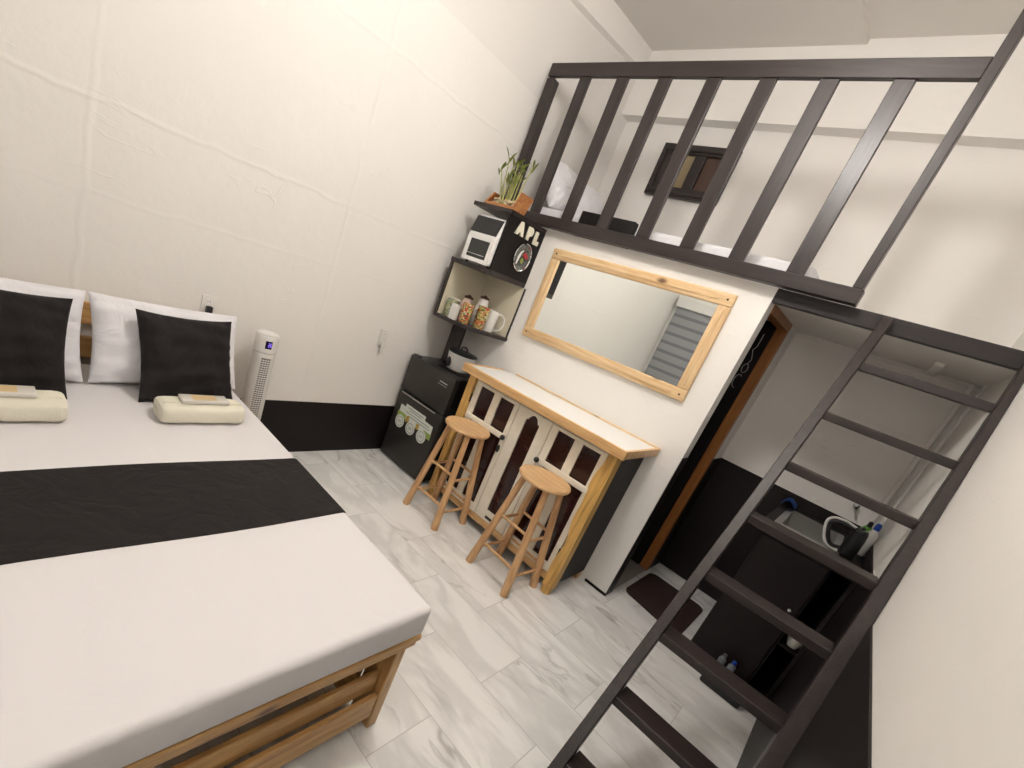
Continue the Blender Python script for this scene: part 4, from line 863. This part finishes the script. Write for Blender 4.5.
MB().tube(smooth([hp(0.02, 0.135), hp(0.07, 0.146), hp(0.112, 0.138), hp(0.124, 0.115), hp(0.100, 0.050), hp(0.07, 0.020), hp(0.025, 0.03)]), 0.0095, 10).build('handle', M['black'], ke, True)
MB().tube(smooth([hp(0.02, 0.152), hp(0.074, 0.163), hp(0.124, 0.154), hp(0.141, 0.118), hp(0.114, 0.040), hp(0.075, 0.007), hp(0.02, 0.010)]), 0.0065, 8).build('handle_trim', M['white'], ke, True, label='white outer trim')
bt = thing('soap_bottle', 'white squeeze bottle with blue cap leaning by the right kitchen wall', 'bottle', (2.828, 0.56, kz))
MB().lathe([(0, 0), (0.024, 0), (0.026, 0.006), (0.026, 0.13), (0.012, 0.155), (0, 0.155)], (2.828, 0.56, kz + 0.001), 20).build('body', M['white'], bt, True)
MB().lathe([(0, 0.155), (0.014, 0.155), (0.014, 0.182), (0.008, 0.195), (0, 0.195)], (2.828, 0.56, kz + 0.001), 16).build('cap', M['bluecap'], bt, True, label='blue cap')
sp_ = thing('dish_soap', 'green and yellow dish soap bottle at the back behind the kettle', 'bottle', (2.808, 0.74, kz))
MB().lathe([(0, 0), (0.028, 0), (0.030, 0.008), (0.030, 0.10), (0.016, 0.13), (0, 0.13)], (2.808, 0.74, kz + 0.001), 20).build('body', M['green'], sp_, True)
MB().lathe([(0.0305, 0.03), (0.031, 0.03), (0.031, 0.08), (0.0305, 0.08)], (2.808, 0.74, kz + 0.001), 20).build('label_band', M['yellow'], sp_, True)
MB().lathe([(0, 0.13), (0.012, 0.13), (0.010, 0.16), (0, 0.165)], (2.808, 0.74, kz + 0.001), 16).build('cap', M['black'], sp_, True)
# things inside / in front of the cabinet
o = MB().lathe([(0, 0.003), (0.02, 0.003), (0.043, 0.065), (0.046, 0.065), (0.024, 0), (0, 0)], (2.803, 0.115, 0.378), 24).build('white_bowl', M['ceramic'], None, True); tag(o, 'small white bowl in the open niche of the dark sink cabinet', 'bowl')
for x, y, lb in ((2.605, -0.012, 'small grey bottle on the low black floor box, left of its twin'), (2.655, -0.02, 'small grey bottle with blue cap on the low black floor box')):
    b0 = thing('small_bottle', lb, 'bottle', (x, y, 0.1005))
    MB().lathe([(0, 0), (0.018, 0), (0.019, 0.05), (0.009, 0.065), (0, 0.065)], (x, y, 0.1005), 16).build('body', mat('bottle grey', (0.16, 0.18, 0.2), 0.2), b0, True)
    MB().lathe([(0, 0.065), (0.010, 0.065), (0.010, 0.08), (0, 0.08)], (x, y, 0.1005), 12).build('cap', M['bluecap'] if 'blue' in lb else M['slot'], b0, True)
o = MB().box((2.57, -0.09, 0.0), (2.77, 0.036, 0.10), 0.012, None, 3).build('floor_box', M['black'], None, True); tag(o, 'low black box on the floor behind the bottom ladder rungs', 'box')
# door mat
pts = []; mc = [(1.975, 0.215), (2.375, 0.155), (2.375, 0.735), (1.975, 0.735)]
for i, (x, y) in enumerate(mc):
    cx, cy = (2.175, 0.45); r = 0.06; x_ = x + r * (1 if x < cx else -1); y_ = y + r * (1 if y < cy else -1); a0 = [180, 270, 0, 90][i]
    for k in range(7): a = R(a0 + 15 * k); pts.append((x_ + r * math.cos(a), y_ + r * math.sin(a)))
tag(MB().prism(pts, 0.0005, 0.012, 0.002).build('door_mat', M['cork']), 'dark brown door mat with rounded corners at the bathroom door', 'mat')
# hanger with thin wire shapes on the dark door
hk = thing('wire_hanger', 'thin silver wire ornament hanging on the dark bathroom door', 'ornament', (1.845, 0.685, 1.75))
hm = MB(); hx = 1.845; hy = 0.682
hm.tube([(hx, hy, 1.80), (hx, hy, 1.72), (hx - 0.012, hy, 1.69), (hx, hy, 1.66), (hx + 0.01, hy, 1.63), (hx, hy, 1.60)], 0.0022, 6)
hm.tube([(hx + 0.016 * math.cos(a), hy, 1.57 + 0.03 * math.sin(a)) for a in [k * math.pi / 6 for k in range(12)]], 0.002, 6, True)
hm.tube([(hx - 0.005 + 0.02 * math.cos(a), hy, 1.48 + 0.045 * math.sin(a)) for a in [math.pi * 0.3 + k * math.pi / 7 for k in range(10)]], 0.0022, 6)
hm.build('wire', M['silver'], hk, True)
bpy.context.view_layer.update()
